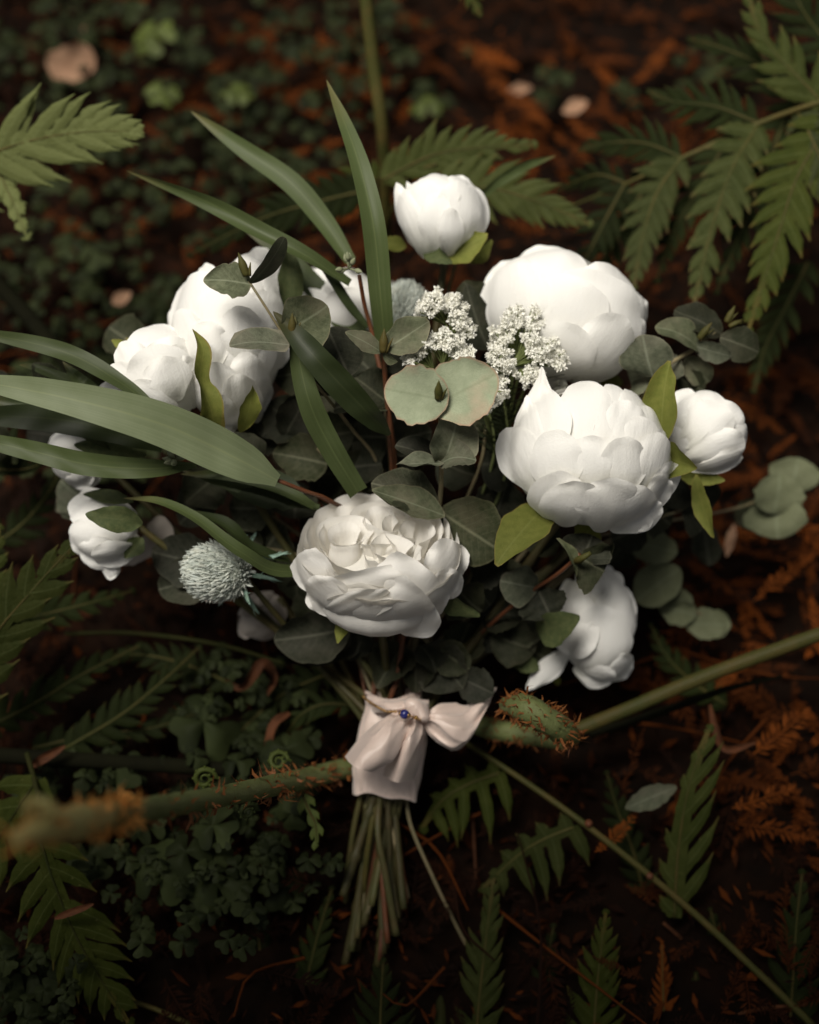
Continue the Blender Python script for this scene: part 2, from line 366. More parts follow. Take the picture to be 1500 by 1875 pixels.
# ------------------------------------------------------------------ flowers
class Flower:
    def __init__(self, px, py, w, rx, ry, rot=0, rw=None):
        self.px, self.py, self.w, self.rx, self.ry = px, py, w, rx, ry
        self.c = P(px, py, w); self.m = PX(w); self.rot = math.radians(rot)
        self.rw = (rw or (rx + ry) / 2) * self.m
def petal_on(F, bx, by, tx, ty, wpx, layer=0, lift=.004, ruf=.0012, pt=0.0, curl=0.0, seed=0, ns=15, nt=17, q=1.0, basew=.55, sink=.003, step=.0016):
    """a petal lying on the flower's ellipsoid between two pixels, its tip edge lifted"""
    rng = np.random.default_rng(seed * 7 + int(bx * 3 + ty * 5 + wpx))
    nz = fnoise(rng, 5, 2.4); ne = fnoise(rng, 5, 4.0); ne2 = fnoise(rng, 4, 14.0)
    X, Y, s, t_ = disc(ns, nt, q); v = (Y + 1) / 2; rr = np.sqrt(X * X + Y * Y)
    wp = basew + (1 - basew) * sst(v, 0, .55); wp = wp * (1 - pt * sst(v, .5, 1.0))
    dx, dy = tx - bx, ty - by; L = math.hypot(dx, dy); ax, ay = dx / L, dy / L
    rag = 1 + (.018 * ne(X * 2, Y * 2) + .006 * ne2(X * 2, Y * 2)) * sst(rr, .7, 1) * sst(v, .25, .6)
    al = L / 2 + (L / 2) * Y * rag; ac = wpx / 2 * X * wp * rag
    px = bx + ax * al - ay * ac; py = by + ay * al + ax * ac
    ex, ey = px - F.px, py - F.py
    co, si = math.cos(F.rot), math.sin(F.rot)
    qx, qy = (ex * co + ey * si) / F.rx, (-ex * si + ey * co) / F.ry
    r2 = qx * qx + qy * qy
    z = np.sqrt(np.maximum(1 - r2, 0.0) + .012) - np.maximum(np.sqrt(r2) - .97, 0) * .6
    edge = sst(rr, .55, 1.0)
    h = F.rw * z + layer * step - sink * (1 - sst(v, 0, .5)) + lift * v ** 2.2 * (1 - .35 * X * X) + ruf * nz(X * 1.6, Y * 1.6) * (.25 + edge) - .0018 * edge * (1 - v) + curl * edge * sst(v, .45, 1)
    w = F.w + h
    d = DIST - w
    # keep the width true to the flower's own distance so it is round, not stretched
    d0 = DIST - F.w
    g = CAM - W * d[..., None] + U * ((F.px - 750) / FPX * d0 + (px - F.px) / FPX * d0)[..., None] + V * (-((F.py - 937.5) / FPX * d0 + (py - F.py) / FPX * d0))[..., None]
    return g.reshape(-1, 3), grid_faces(nt, ns), np.stack([(X + 1) / 2, v], -1).reshape(-1, 2)
def basis(axis, spin=0):
    z = nrm(np.array(axis)); x = nrm(np.cross(V if abs(z @ V) < .9 else U, z)); y = np.cross(z, x)
    c, s = math.cos(spin), math.sin(spin)
    return np.array([x * c + y * s, y * c - x * s, z])
def petal_s(rng, th, ph, rho, ha, hl, lift=.06, ruf=.02, ns=11, nt=12, basew=.5, sc=(1, 1, 1)):
    nz = fnoise(rng, 5, 2.4); ne = fnoise(rng, 4, 4)
    X, Y, s, t_ = disc(ns, nt, 1.0); v = (Y + 1) / 2; rr = np.sqrt(X * X + Y * Y)
    a = math.radians(ha) * X * (basew + (1 - basew) * sst(v, 0, .55)) * (1 + .02 * ne(X * 2, Y * 2)); b = math.radians(hl) * Y * (1 + .03 * ne(X * 2, Y * 2) * sst(v, .3, .8))
    t, p = math.radians(th), math.radians(ph)
    d = np.array([math.sin(t) * math.cos(p), math.sin(t) * math.sin(p), -math.cos(t)])
    e2 = np.array([math.cos(t) * math.cos(p), math.cos(t) * math.sin(p), math.sin(t)]); e1 = np.array([-math.sin(p), math.cos(p), 0])
    l = np.sqrt(a * a + b * b) + 1e-9; k = np.sin(l) / l
    g = np.cos(l)[..., None] * d + (k * a)[..., None] * e1 + (k * b)[..., None] * e2
    r = rho * (1 + lift * v ** 2.5 - .03 * (1 - v) + ruf * nz(X * 1.6, Y * 1.6) * (.3 + sst(rr, .5, 1)))
    g = g * r[..., None] * np.array(sc)
    return g.reshape(-1, 3), grid_faces(nt, ns), np.stack([(X + 1) / 2, v], -1).reshape(-1, 2)
def petal_cup(rng, ph, r0, r1, z0, z1, ha, lean=0., roll=0., ruf=.05, ns=17, nt=13, q=.55, tipdrop=.1):
    """petal standing on a ring: radius r0 at its foot to r1 at its rim"""
    nz = fnoise(rng, 5, 2.2); ne = fnoise(rng, 5, 4.5); ne2 = fnoise(rng, 4, 12)
    X, Y, s, t_ = disc(ns, nt, q); v = (Y + 1) / 2; v = v / v.max(); rr = np.maximum(np.abs(X), np.abs(Y))
    a = math.radians(ph) + math.radians(ha) * X * (.55 + .45 * sst(v, 0, .5))
    n1 = nz(X * 2.2, v * 1.4)
    r = r0 + (r1 - r0) * np.sin(v * np.pi / 2) ** .8 + lean * v ** 3 + roll * sst(v, .78, 1) + ruf * n1 * v ** 1.5
    z = z0 + (z1 - z0) * v * (1 + .05 * ne(X * 2.) * v + .015 * ne2(X * 2) * v) - tipdrop * X * X * v - .5 * abs(roll) * sst(v, .85, 1)
    g = np.stack([r * np.cos(a), r * np.sin(a), z], -1)
    return g.reshape(-1, 3), grid_faces(nt, ns), np.stack([(X + 1) / 2, v], -1).reshape(-1, 2)
def placed(F, geo, B, scale=None):
    v, f, uv = geo
    return F.c + (v * (scale or F.rx * F.m)) @ B, f, uv

BIND = P(716, 1345, -.078)
def stem_path(F, start, k, bend=(0, 0, 0)):
    """from a flower's foot through the ribbon to the cut end"""
    rng = np.random.default_rng(500 + k)
    o = U * rng.uniform(-.013, .013) + W * rng.uniform(-.008, .008)
    ex, ey = 628 + (k * 37 % 122), 1640 + (k * 53 % 135)
    end = P(ex, ey, -.068 + rng.uniform(-.008, .010))
    mid = (np.array(start) * .45 + (BIND + o) * .55) - W * .012 + np.array(bend)
    return [start, mid, BIND + o, BIND + o + (end - BIND - o) * .4, end]
STEM_N = [0]
def add_stem(t, start, r=.0016, m='stem'):
    k = STEM_N[0]; STEM_N[0] += 1
    rn = np.random.default_rng(k + 40); r = r * rn.uniform(.75, 1.25)
    rr = np.full(60, r) * (1 + .05 * rn.normal(size=60)); rr[rn.integers(34, 58, 3)] *= 1.45      # leaf nodes on the bare foot
    return part('stem', tube(stem_path(None, start, k), rr, 60, 8), M[m], t)

def build_flower(name, label, F, petals, axis, fill=(), sepals=(), cat='flower', m='petal', group='white cloth flowers of the bouquet', core=.9, seed=1, foot=None, fill_scale=.93, sepal_m='sepal', stem_m='stem', **kw):
    kw_tw = kw.pop('twisted', [])
    rng = np.random.default_rng(seed)
    B = basis(cam_dir(*axis), seed)
    t = thing(name, label, cat, F.c - B[2] * F.rx * F.m * .9, group)
    R = np.array([F.rx * F.m, F.ry * F.m, F.rw])
    cr, sr = math.cos(F.rot), math.sin(F.rot)
    ax = np.array([U * cr - V * sr, U * sr + V * cr, W])
    part('core', ball(F.c, R * core * .93, 14, 20, ax), M[m], t)
    for i, p in enumerate(petals):
        part('petal', petal_on(F, *p[:5], **{**dict(layer=p[5] if len(p) > 5 else 0, seed=seed), **kw, **(p[6] if len(p) > 6 else {})}), M[m], t)
    for (n, th, rho, ha, hl, off) in fill:
        for i in range(n):
            g = petal_s(rng, th + rng.uniform(-4, 4), off + 360 / n * (i + rng.uniform(-.15, .15)), rho, ha, hl, .05, .02)
            v, f, uv = g
            q = (v @ B)                                  # flower frame to world directions, then stretch by the ellipsoid
            l = np.stack([q @ ax[0], q @ ax[1], q @ ax[2]], -1) * R * fill_scale
            part('petal', (F.c + l @ ax, f, uv), M[m], t)
    for s in sepals:
        sm = s[9] if len(s) > 9 and isinstance(s[9], str) else sepal_m
        part('sepal', leaf_px(*s[:9], kind='tear', wave=.05, ruf=.06), M[sm], t)
    for tw in kw_tw: part('sepal', blade(tw[0], tw[1], tw[2], n=30, fold=.2, prof=[(0, .6), (.2, .95), (.4, 1), (.6, .8), (.8, .6), (.95, .25), (1, .02)]), M[sepal_m], t)
    add_stem(t, F.c - B[2] * F.rx * F.m * .8 if foot is None else np.array(foot), .0022 if cat != 'small' else .0016, stem_m)
    return t

# ------------------------------------------------------------------ the ground
def ground_z(x, y):
    return .010 * np.sin(9 * x + 1.3) * np.cos(7 * y - .4) + .006 * np.sin(23 * x - 17 * y) + .004 * np.sin(41 * y + 29 * x + 2) - .012
gx = np.concatenate([-np.geomspace(120, 1.3, 14), np.linspace(-1.2, 1.2, 161), np.geomspace(1.3, 120, 14)])
gy = np.concatenate([-np.geomspace(120, 1.3, 14), np.linspace(-1.2, 1.6, 181), np.geomspace(1.7, 120, 14)])
XX, YY = np.meshgrid(gx, gy)
single('ground', (np.stack([XX, YY, ground_z(XX, YY)], -1).reshape(-1, 3), grid_faces(len(gy), len(gx)), None), M['soil'], kind='structure', loc=(0, 0, 0))

def sprig_geo(rng, L, n=22, wid=.34, flat=.25):
    """dead redwood sprig: thin axis and two ranks of needles, along +x"""
    vs, fs = [], []
    x = np.linspace(0, 1, n); bow = rng.uniform(-.12, .12); up = rng.uniform(-.05, .12)
    ax = np.stack([x * L, bow * L * x * x, up * L * np.sin(np.pi * x * .8)], -1)
    e = .008 * L + .0004
    for i in range(0, n - 1, 3):
        j = min(i + 3, n - 1); k = len(vs)
        vs += [ax[i] + [0, e, 0], ax[i] - [0, e, 0], ax[j] - [0, e, 0], ax[j] + [0, e, 0]]; fs.append([k, k + 1, k + 2, k + 3])
    for i in range(1, n):
        ln = wid * L * math.sin(math.pi * min(1, .12 + x[i] * .9)) ** .7 * rng.uniform(.7, 1.1) * .6
        for sgn in (-1, 1):
            if rng.random() < .1: continue
            a = math.radians(rng.uniform(38, 62)); d = np.array([math.cos(a), sgn * math.sin(a), rng.uniform(-flat, flat * 1.6)])
            wv = np.array([-sgn * math.sin(a), math.cos(a), rng.uniform(-.5, .5)]) * L * .018
            p = ax[i]; k = len(vs)
            vs += [p - wv * .6, p + d * ln * .55 - wv, p + d * ln + [0, 0, rng.uniform(-.06, .03) * L], p + d * ln * .55 + wv]
            fs.append([k, k + 1, k + 2, k + 3])
    return np.array(vs), np.array(fs)
rng = np.random.default_rng(11)
SPR = [sprig_geo(rng, 1.0, int(rng.integers(16, 26)), rng.uniform(.26, .42)) for _ in range(10)]
def rotm(rz, ry=0, rx=0):
    return np.array((Matrix.Rotation(rz, 3, 'Z') @ Matrix.Rotation(ry, 3, 'Y') @ Matrix.Rotation(rx, 3, 'X')))
# litter: one loose carpet of dead sprigs, needles and twigs
geos = []
for i in range(7500):
    x, y = rng.uniform(-.85, .85), rng.uniform(-.6, 1.25)
    v, f = SPR[i % 10]
    L = rng.uniform(.014, .062)
    R_ = rotm(rng.uniform(0, 6.28), rng.normal(0, .22), rng.normal(0, .35))
    q = (v * L) @ R_.T + [x, y, float(ground_z(x, y)) + .004 + rng.uniform(0, .022)]
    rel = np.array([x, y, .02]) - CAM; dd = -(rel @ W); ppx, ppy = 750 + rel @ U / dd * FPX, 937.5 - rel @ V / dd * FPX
    bright_zone = max(math.exp(-((ppx - 880) / 480) ** 2 - ((ppy - 150) / 260) ** 2), .75 * math.exp(-((ppx - 1450) / 260) ** 2 - ((ppy - 1150) / 520) ** 2), .45 * math.exp(-((ppx - 350) / 240) ** 2 - ((ppy - 350) / 160) ** 2))
    u = rng.random() ** 1.5 * (.10 + 1.22 * bright_zone)           # bright zones redder; shade of the dim ground painted into the colour
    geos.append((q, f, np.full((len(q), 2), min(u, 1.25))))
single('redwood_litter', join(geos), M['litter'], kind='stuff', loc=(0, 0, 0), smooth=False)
nq = 16000                                        # crumbs of needle and bark
cx, cy = rng.uniform(-.85, .85, nq), rng.uniform(-.6, 1.25, nq); ca = rng.uniform(0, 6.28, nq); cl = rng.uniform(.002, .008, nq); cw = cl * rng.uniform(.12, .45, nq)
cc_ = np.stack([cx, cy, ground_z(cx, cy) + rng.uniform(.002, .016, nq)], -1)
e1 = np.stack([np.cos(ca), np.sin(ca), rng.normal(0, .3, nq)], -1) * cl[:, None]; e2 = np.stack([-np.sin(ca), np.cos(ca), rng.normal(0, .5, nq)], -1) * cw[:, None]
qv = np.stack([cc_ - e1 - e2 * .5, cc_ - e2, cc_ + e1, cc_ + e2], 1).reshape(-1, 3)
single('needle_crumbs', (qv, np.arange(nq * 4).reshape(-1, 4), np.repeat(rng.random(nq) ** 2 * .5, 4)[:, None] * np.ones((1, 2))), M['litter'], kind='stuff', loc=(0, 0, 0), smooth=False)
geos = []
for i in range(420):
    x, y = rng.uniform(-.85, .85), rng.uniform(-.6, 1.25); a = rng.uniform(0, 6.28); L = rng.uniform(.03, .13)
    z = float(ground_z(x, y)) + .012 + rng.uniform(0, .02)
    d = np.array([math.cos(a), math.sin(a), rng.normal(0, .15)]) * L
    g = tube([np.array([x, y, z]), np.array([x, y, z]) + d * .5 + rng.normal(0, .006, 3), np.array([x, y, z]) + d], [.0012, .0009, .0005], 7, 5, cap=False)
    geos.append((g[0], g[1], np.full((len(g[0]), 2), rng.random() ** 2 * .5)))
single('twig_litter', join(geos), M['litter'], kind='stuff', loc=(0, 0, 0))

# ------------------------------------------------------------------ clover
def leaflet(rng, r, ang, tilt):
    """heart-shaped leaflet, its point at the origin, folded along the middle"""
    ns, nt = 7, 7
    X, Y, s, t_ = disc(ns, nt, 1.0); v = (Y + 1) / 2
    x = r * .62 * X * (.35 + .75 * sst(v, 0, .75)); y = r * (v - .20 * sst(v, .5, 1) * np.exp(-(X / .35) ** 2))
    z = r * (-.30 * np.abs(X) + .05 * np.sin(v * 5)) - r * tilt * v * v
    c, q = math.cos(ang), math.sin(ang)
    g = np.stack([x * c - y * q, x * q + y * c, z], -1).reshape(-1, 3)
    return g, grid_faces(nt, ns), np.stack([(X + 1) / 2, v], -1).reshape(-1, 2)
def clover_geos(rng, x, y, z, r):
    a0 = rng.uniform(0, 6.28); tl = rng.uniform(.05, .45)
    R_ = rotm(0, rng.normal(0, .25), rng.normal(0, .25))
    out = []
    for k in range(3):
        g = leaflet(rng, r * rng.uniform(.88, 1.1), a0 + k * 2.094 + rng.normal(0, .1), tl)
        out.append((g[0] @ R_.T + [x, y, z], g[1], g[2]))
    return out
geos = []
def in_clover(px, py):
    z = [(160, 60, 360, 190), (330, 230, 320, 230), (560, 90, 300, 160), (100, 560, 260, 200), (250, 640, 200, 120), (760, 140, 90, 90), (450, 1340, 150, 160),
         (350, 1560, 260, 180), (180, 1450, 200, 100), (40, 1800, 150, 120), (1320, 120, 90, 60), (1130, 170, 60, 40), (1000, 150, 40, 50), (150, 700, 200, 300)]
    return max(1.15 - ((px - a) / c) ** 2 - ((py - b) / d) ** 2 for a, b, c, d in z)
n = 0
for i in range(9000):
    px, py = rng.uniform(-250, 1750), rng.uniform(-200, 2050)
    if rng.random() > in_clover(px, py): continue
    hz = rng.uniform(.022, .06)
    p = H(px, py, hz); r = rng.uniform(.0045, .0085) * (2.0 if rng.random() < .15 else 1.0)
    for g in clover_geos(rng, *p, r): geos.append((g[0], g[1], np.full((len(g[0]), 2), rng.random())))
    n += 1
    if n > 900: break
single('clover_carpet', join(geos), M['clover'], kind='stuff', loc=(0, 0, 0))
CLO = [(278, 58, .075, .0205, 1, 'large bright green clover near the top edge left of the tall stalk'),
       (298, 165, .070, .0165, 1, 'bright green clover below the large one, right of the tan leaf'),
       (437, 165, .065, .0150, 1, 'bright round clover standing alone in the dark gap, right of another bright one'),
       (782, 180, .055, .0165, 1, 'bright clover at the edge of the rust litter just right of the tall stalk'),
       (742, 95, .04, .0150, 0, 'dull clover close behind the tall stalk, above a bright one'),
       (375, 1320, .055, .0230, 0, 'big dark clover with three heart leaflets left of the pink ribbon'),
       (395, 1610, .045, .0240, 0, 'big dark clover below the blurred hairy fern shoot'),
       (285, 1590, .05, .0210, 0, 'dark clover right beside the low fern at bottom left'),
       (390, 1510, .06, .0150, 0, 'small dark clover directly under the middle of the hairy fern shoot'),
       (1300, 125, .05, .0150, 0, 'dull clover in the rust litter by the upper right fern')]
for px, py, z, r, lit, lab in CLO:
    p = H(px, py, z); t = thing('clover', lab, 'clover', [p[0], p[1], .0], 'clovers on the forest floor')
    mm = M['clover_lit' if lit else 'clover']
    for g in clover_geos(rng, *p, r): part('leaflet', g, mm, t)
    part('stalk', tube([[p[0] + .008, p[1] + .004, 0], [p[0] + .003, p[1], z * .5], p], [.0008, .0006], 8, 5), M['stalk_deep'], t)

# ------------------------------------------------------------------ unseen bough, added above the near edge to shade the stems and low ferns
rb = np.random.default_rng(21)
bt = thing('shade_bough', 'unseen bough added over the near side to shade the stems and low ferns', 'bough', (-1.3, -1.0, 1.25))
part('branch', tube([[-1.6, -1.5, 1.45], [-.9, -.95, 1.25], [-.1, -.62, 1.12], [.9, -.55, 1.06]], [.02, .016, .011, .004], 30, 8), M['bark'], bt)
for k in range(34):
    f = k / 33; x0 = -1.25 + 2.2 * f; y0 = np.interp(x0, [-1.6, -.9, -.1, .9], [-1.5, -.95, -.62, -.55]); sg = 1 if k % 2 else -1
    tx, ty = x0 + .15 + rb.normal(0, .05), (BOUGH_Y + rb.normal(0, .035) if sg > 0 else y0 - rb.uniform(.35, .6)); a_ = np.array([x0, y0, np.interp(x0, [-1.6, -.9, -.1, .9], [1.45, 1.25, 1.12, 1.06])]); b_ = np.array([tx, ty, 1.04 + rb.normal(0, .02)])
    d_ = b_ - a_; L_ = np.linalg.norm(d_); ez = d_ / L_; sv = nrm(np.cross([0, 0, 1], ez)); nv = np.cross(ez, sv); gs = []
    for q in range(9):
        v_, f_ = SPR[(k + q) % 10]; p0 = a_ + d_ * (q / 9); sp = (1 if q % 2 else -1)
        e1 = nrm(ez + sv * sp * .55); e2 = nrm(np.cross([0, 0, 1], e1)); e3 = np.cross(e1, e2)
        gs.append((p0 + (v_ * [1, 1.5, 1] * min(L_ * (1 - q / 9) + .10, .34)) @ np.array([e1, e2, e3]), f_, None))
    v_, f_ = SPR[k % 10]; gs.append((a_ + (v_ * [1, .9, 1] * L_) @ np.array([ez, sv, nv]), f_, None))
    part('spray', join(gs), M['fern_deep'], bt, smooth=False)

# ------------------------------------------------------------------ bigger single pieces of litter
def dead_sprig(px, py, qx, qy, z, lab, var, wide=.0):
    a, b = H(px, py, z), H(qx, qy, z); d = b - a; L = np.linalg.norm(d)
    ez = d / L; s = nrm(np.cross([0, 0, 1], ez)); n_ = np.cross(ez, s)
    v, f = SPR[var % 10]
    single('dead_sprig', (a + (v * L) @ np.array([ez, s * (1 + wide), n_]), f, None), M['dead'], lab, 'dead sprig', 'larger dead redwood sprigs', loc=a, smooth=False)
for k, a in enumerate([(545, 95, 640, 125, .03, 'rust dead sprig left of the tall stalk near the top'),
          (525, 285, 640, 255, .03, 'bright rust dead sprig under the tip of the tallest long leaf'),
          (185, 75, 260, 110, .035, 'rust dead sprig touching the tan leaf'),
          (915, 165, 1010, 235, .03, 'orange dead sprig in the litter above the fern behind the top bud'),
          (870, 90, 935, 175, .03, 'orange dead sprig running down from the top right of the tall stalk'),
          (1040, 215, 1100, 280, .035, 'bright orange clump of dead needles beside the upper right fern'),
          (1085, 300, 1010, 250, .035, 'orange dead sprig between the back fern and the right fern'),
          (1165, 150, 1245, 75, .03, 'thin rust sprig slanting up in the top right litter'),
          (700, 20, 800, 60, .03, 'dim rust sprig at the top edge just right of the stalk'),
          (1380, 1380, 1490, 1300, .03, 'rust dead sprig beyond the fern with frayed tips at right'),
          (1340, 1480, 1460, 1440, .03, 'rust dead sprig right of the frayed fern, below another'),
          (1310, 1260, 1400, 1180, .03, 'dull rust sprig under the thick green stalk at right'),
          (230, 430, 330, 380, .03, 'dim rust sprig in the shadow left of the long leaves'),
          (100, 400, 190, 445, .03, 'dim rust sprig below the pale left fern'),
          (1330, 730, 1440, 790, .03, 'dull orange sprig right of the small right peony'),
          (1290, 1010, 1420, 960, .03, 'rust sprig below the blurred round eucalyptus leaves'),
          (1380, 1100, 1490, 1020, .03, 'rust sprig at the right edge above the thick stalk'),
          (1090, 1560, 1180, 1490, .03, 'dark rust sprig above the long thin stalk at lower right')]):
    dead_sprig(*a, k)
p, q = H(88, 128, .045), H(172, 100, .05)
g = leaf(p, q, .030, 10, .1, .05, 'blunt', wave=.05)
t = thing('dry_leaf', 'tan dry leaf lying at the upper left among clover', 'dry leaf', p); part('leaf_blade', g, M['tan'], t)
part('leaf_stalk', tube([H(140, 95, .045), H(150, 60, .04), H(165, 30, .03)], [.0012, .0007], 8, 5), M['tan'], t)
for a in [((1145, 1480), (1240, 1440), .04, .0125, 'euc', 'fallen grey green leaf lying between the thin stalk and the frayed fern'),
          ((205, 555), (240, 535), .05, .010, 'tan', 'small yellowish dry leaf in the dark left of the white peonies'),
          ((1330, 1020), (1345, 960), .035, .006, 'tan', 'narrow tan leaf scrap below the blurred eucalyptus leaves'),
          ((1030, 205), (1075, 185), .035, .011, 'tan', 'pinkish tan leaf scrap in the rust litter at the top right'),
          ((930, 165), (975, 160), .03, .009, 'tan', 'pale leaf scrap left of the pinkish scrap in the litter')]:
    single('leaf_scrap', leaf(H(*a[0], a[2]), H(*a[1], a[2] + .004), a[3], 0, .15, .06, 'tear'), M[a[4]], a[5], 'fallen leaf', 'fallen leaves in the litter')

# ------------------------------------------------------------------ ferns
def wpt(p):                      # (px, py, w) or (px, py, 'z', z)
    return H(p[0], p[1], p[3]) if len(p) == 4 else P(*p)
def pinna_geo(pts, wpx, nl=13, a0=62, a1=30, roll=0, tw=1.0, gap=.74, sides=(1, 1), first=.04, seed=0, curve=.18, droop=.0, blunt=.25, prof=None):
    rng = np.random.default_rng(seed + int(abs(pts[0][0] + 3 * pts[-1][1])))
    c = spline([wpt(p) for p in pts], 120); up = nrm(CAM - c.mean(0))
    t, s, n = frames(c, up)
    ro = math.radians(roll); s, n = s * math.cos(ro) - n * math.sin(ro), n * math.cos(ro) + s * math.sin(ro)
    L = np.linalg.norm(np.diff(c, axis=0), axis=1).sum(); dist = np.linalg.norm(CAM - c.mean(0)); wm = wpx * dist / FPX
    geos = []
    xs = np.linspace(first, .985, nl)
    pf = prof or [(0, .72), (.15, .95), (.3, 1), (.55, .82), (.8, .45), (.95, .16), (1, .06)]
    for side in (0, 1):
        if not sides[side]: continue
        sg = 1 if side else -1
        for i, x in enumerate(xs):
            x = min(max(x + (.25 / nl) * side - .1 / nl, 0), .99)
            if rng.random() < .03: continue
            k = int(x * 119); ln = wm * np.interp(x, *zip(*pf)) * sides[side] * rng.uniform(.84, 1.08)
            an = math.radians(a0 + (a1 - a0) * x + rng.normal(0, 5))
            sp = L * (xs[1] - xs[0]) * gap * (1 - .15 * x) * (.25 + .75 * math.sin(an))
            m_, q_ = 9, 5
            v = np.linspace(0, 1, m_); ang = an - curve * 2 * v * (1 - .0)          # bends toward the tip
            ds = np.stack([np.cos(ang), np.sin(ang)], -1) * ln / (m_ - 1)
            cl = np.vstack([[0, 0], np.cumsum(ds[:-1], 0)])
            hw = sp * .5 * np.where(v < .25, 1.18 - .5 * v, 1.06) * (1 - sst(v, .45, 1.0) ** (1.2) * (1 - .06)) ** (blunt + .6)
            hw = hw * (1 + .05 * np.where(np.arange(m_) % 2, 1, -1)); hw[-1] = sp * .03
            pq = np.linspace(-1, 1, q_)
            nx, ny = -np.sin(ang), np.cos(ang)
            a_ = cl[:, 0][:, None] + nx[:, None] * hw[:, None] * pq; b_ = cl[:, 1][:, None] + ny[:, None] * hw[:, None] * pq
            hgt = sp * (.10 * (1 - np.abs(pq)[None] ** 1.3) - .03) + (-droop * ln * v[:, None] ** 2) + sp * .10 * np.sin(v * 22 + i)[:, None] * np.abs(pq)[None] + ln * .05 * rng.normal()*v[:,None]
            g = c[k] + t[k] * a_[..., None] + s[k] * (sg * b_)[..., None] + n[k] * hgt[..., None]
            uv = np.stack(np.meshgrid((pq + 1) / 2, v), -1)
            geos.append((g.reshape(-1, 3), grid_faces(m_, q_), uv.reshape(-1, 2)))
    # web of leaf along the midrib
    wv = np.interp(np.linspace(0, 1, 120), *zip(*pf)) * wm * .10 + .0006
    pq = np.array([-1, -.4, 0, .4, 1])
    w_ = c[::3][:, None] + s[::3][:, None] * (wv[::3][:, None] * pq)[..., None] + n[::3][:, None] * (.0002 + 0 * pq)[None, :, None]
    geos.append((w_.reshape(-1, 3), grid_faces(len(w_), 5), np.stack(np.meshgrid((pq + 1) / 2, np.linspace(0, 1, len(w_))), -1).reshape(-1, 2)))
    rib = tube(c[::6] + n[::6] * .0004, [.0009, .0006, .0002], 24, 5)
    return join(geos), rib
def fern(name, label, pinnae, rachis=None, rr=(.0025, .0015), m='fern', rm='stalk', cat='fern', group='fern fronds round the bouquet'):
    base = wpt(rachis[0]) if rachis else wpt(pinnae[0][0][0])
    t = thing(name, label, cat, base, group)
    if rachis: part('rachis', tube([wpt(p) for p in rachis], rr, 40, 8), M[rm], t)
    for i, pn in enumerate(pinnae):
        kw = dict(pn[2]) if len(pn) > 2 else {}
        mm = kw.pop('m', m)
        g, rib = pinna_geo(pn[0], pn[1], **kw)
        po = part('pinna', g, M[mm], t)
        part('midrib', rib, M[rm if rm != 'stalk_dark' else 'stalk_deep'], po)
    return t
Z = 'z'
fern('fern_frond', 'pale green fern tip reaching in from the left edge near the top',
     [([(-130, 330, -.10), (20, 268, -.09), (140, 243, -.085), (255, 240, -.08)], 138, dict(nl=13, a0=62, a1=24, m='fern_pale', seed=3, gap=1.15, blunt=.35, prof=[(0, 1), (.3, 1), (.55, .9), (.75, .68), (.9, .35), (1, .1)])),
      ([(-60, 240, -.10), (0, 320, -.10), (52, 440, -.10)], 44, dict(nl=8, m='fern_pale', gap=1.2, a0=40))],
     [(-160, 350, -.12), (-130, 330, -.10), (-60, 300, -.10)])
fern('fern_frond', 'broad fern fanning out behind the top white bud',
     [([(700, 330, -.15), (790, 285, -.14), (880, 270, -.135), (985, 265, -.13)], 74, dict(nl=12, a0=60, a1=28, gap=.95, m='fern_mid')),
      ([(800, 340, -.14), (900, 345, -.135), (985, 370, -.13), (1085, 412, -.125)], 84, dict(nl=12, a0=62, a1=26, gap=.95, m='fern_mid')),
      ([(690, 345, -.16), (600, 365, -.16), (480, 400, -.165), (340, 470, -.17)], 66, dict(nl=14, m='fern_deep', gap=.9)),
      ([(690, 330, -.16), (660, 320, -.16), (620, 380, -.165), (570, 420, -.17)], 45, dict(nl=8, m='fern'))],
     [(706, 480, -.24), (712, 400, -.19), (760, 320, -.15), (800, 300, -.14)], (.002, .001))
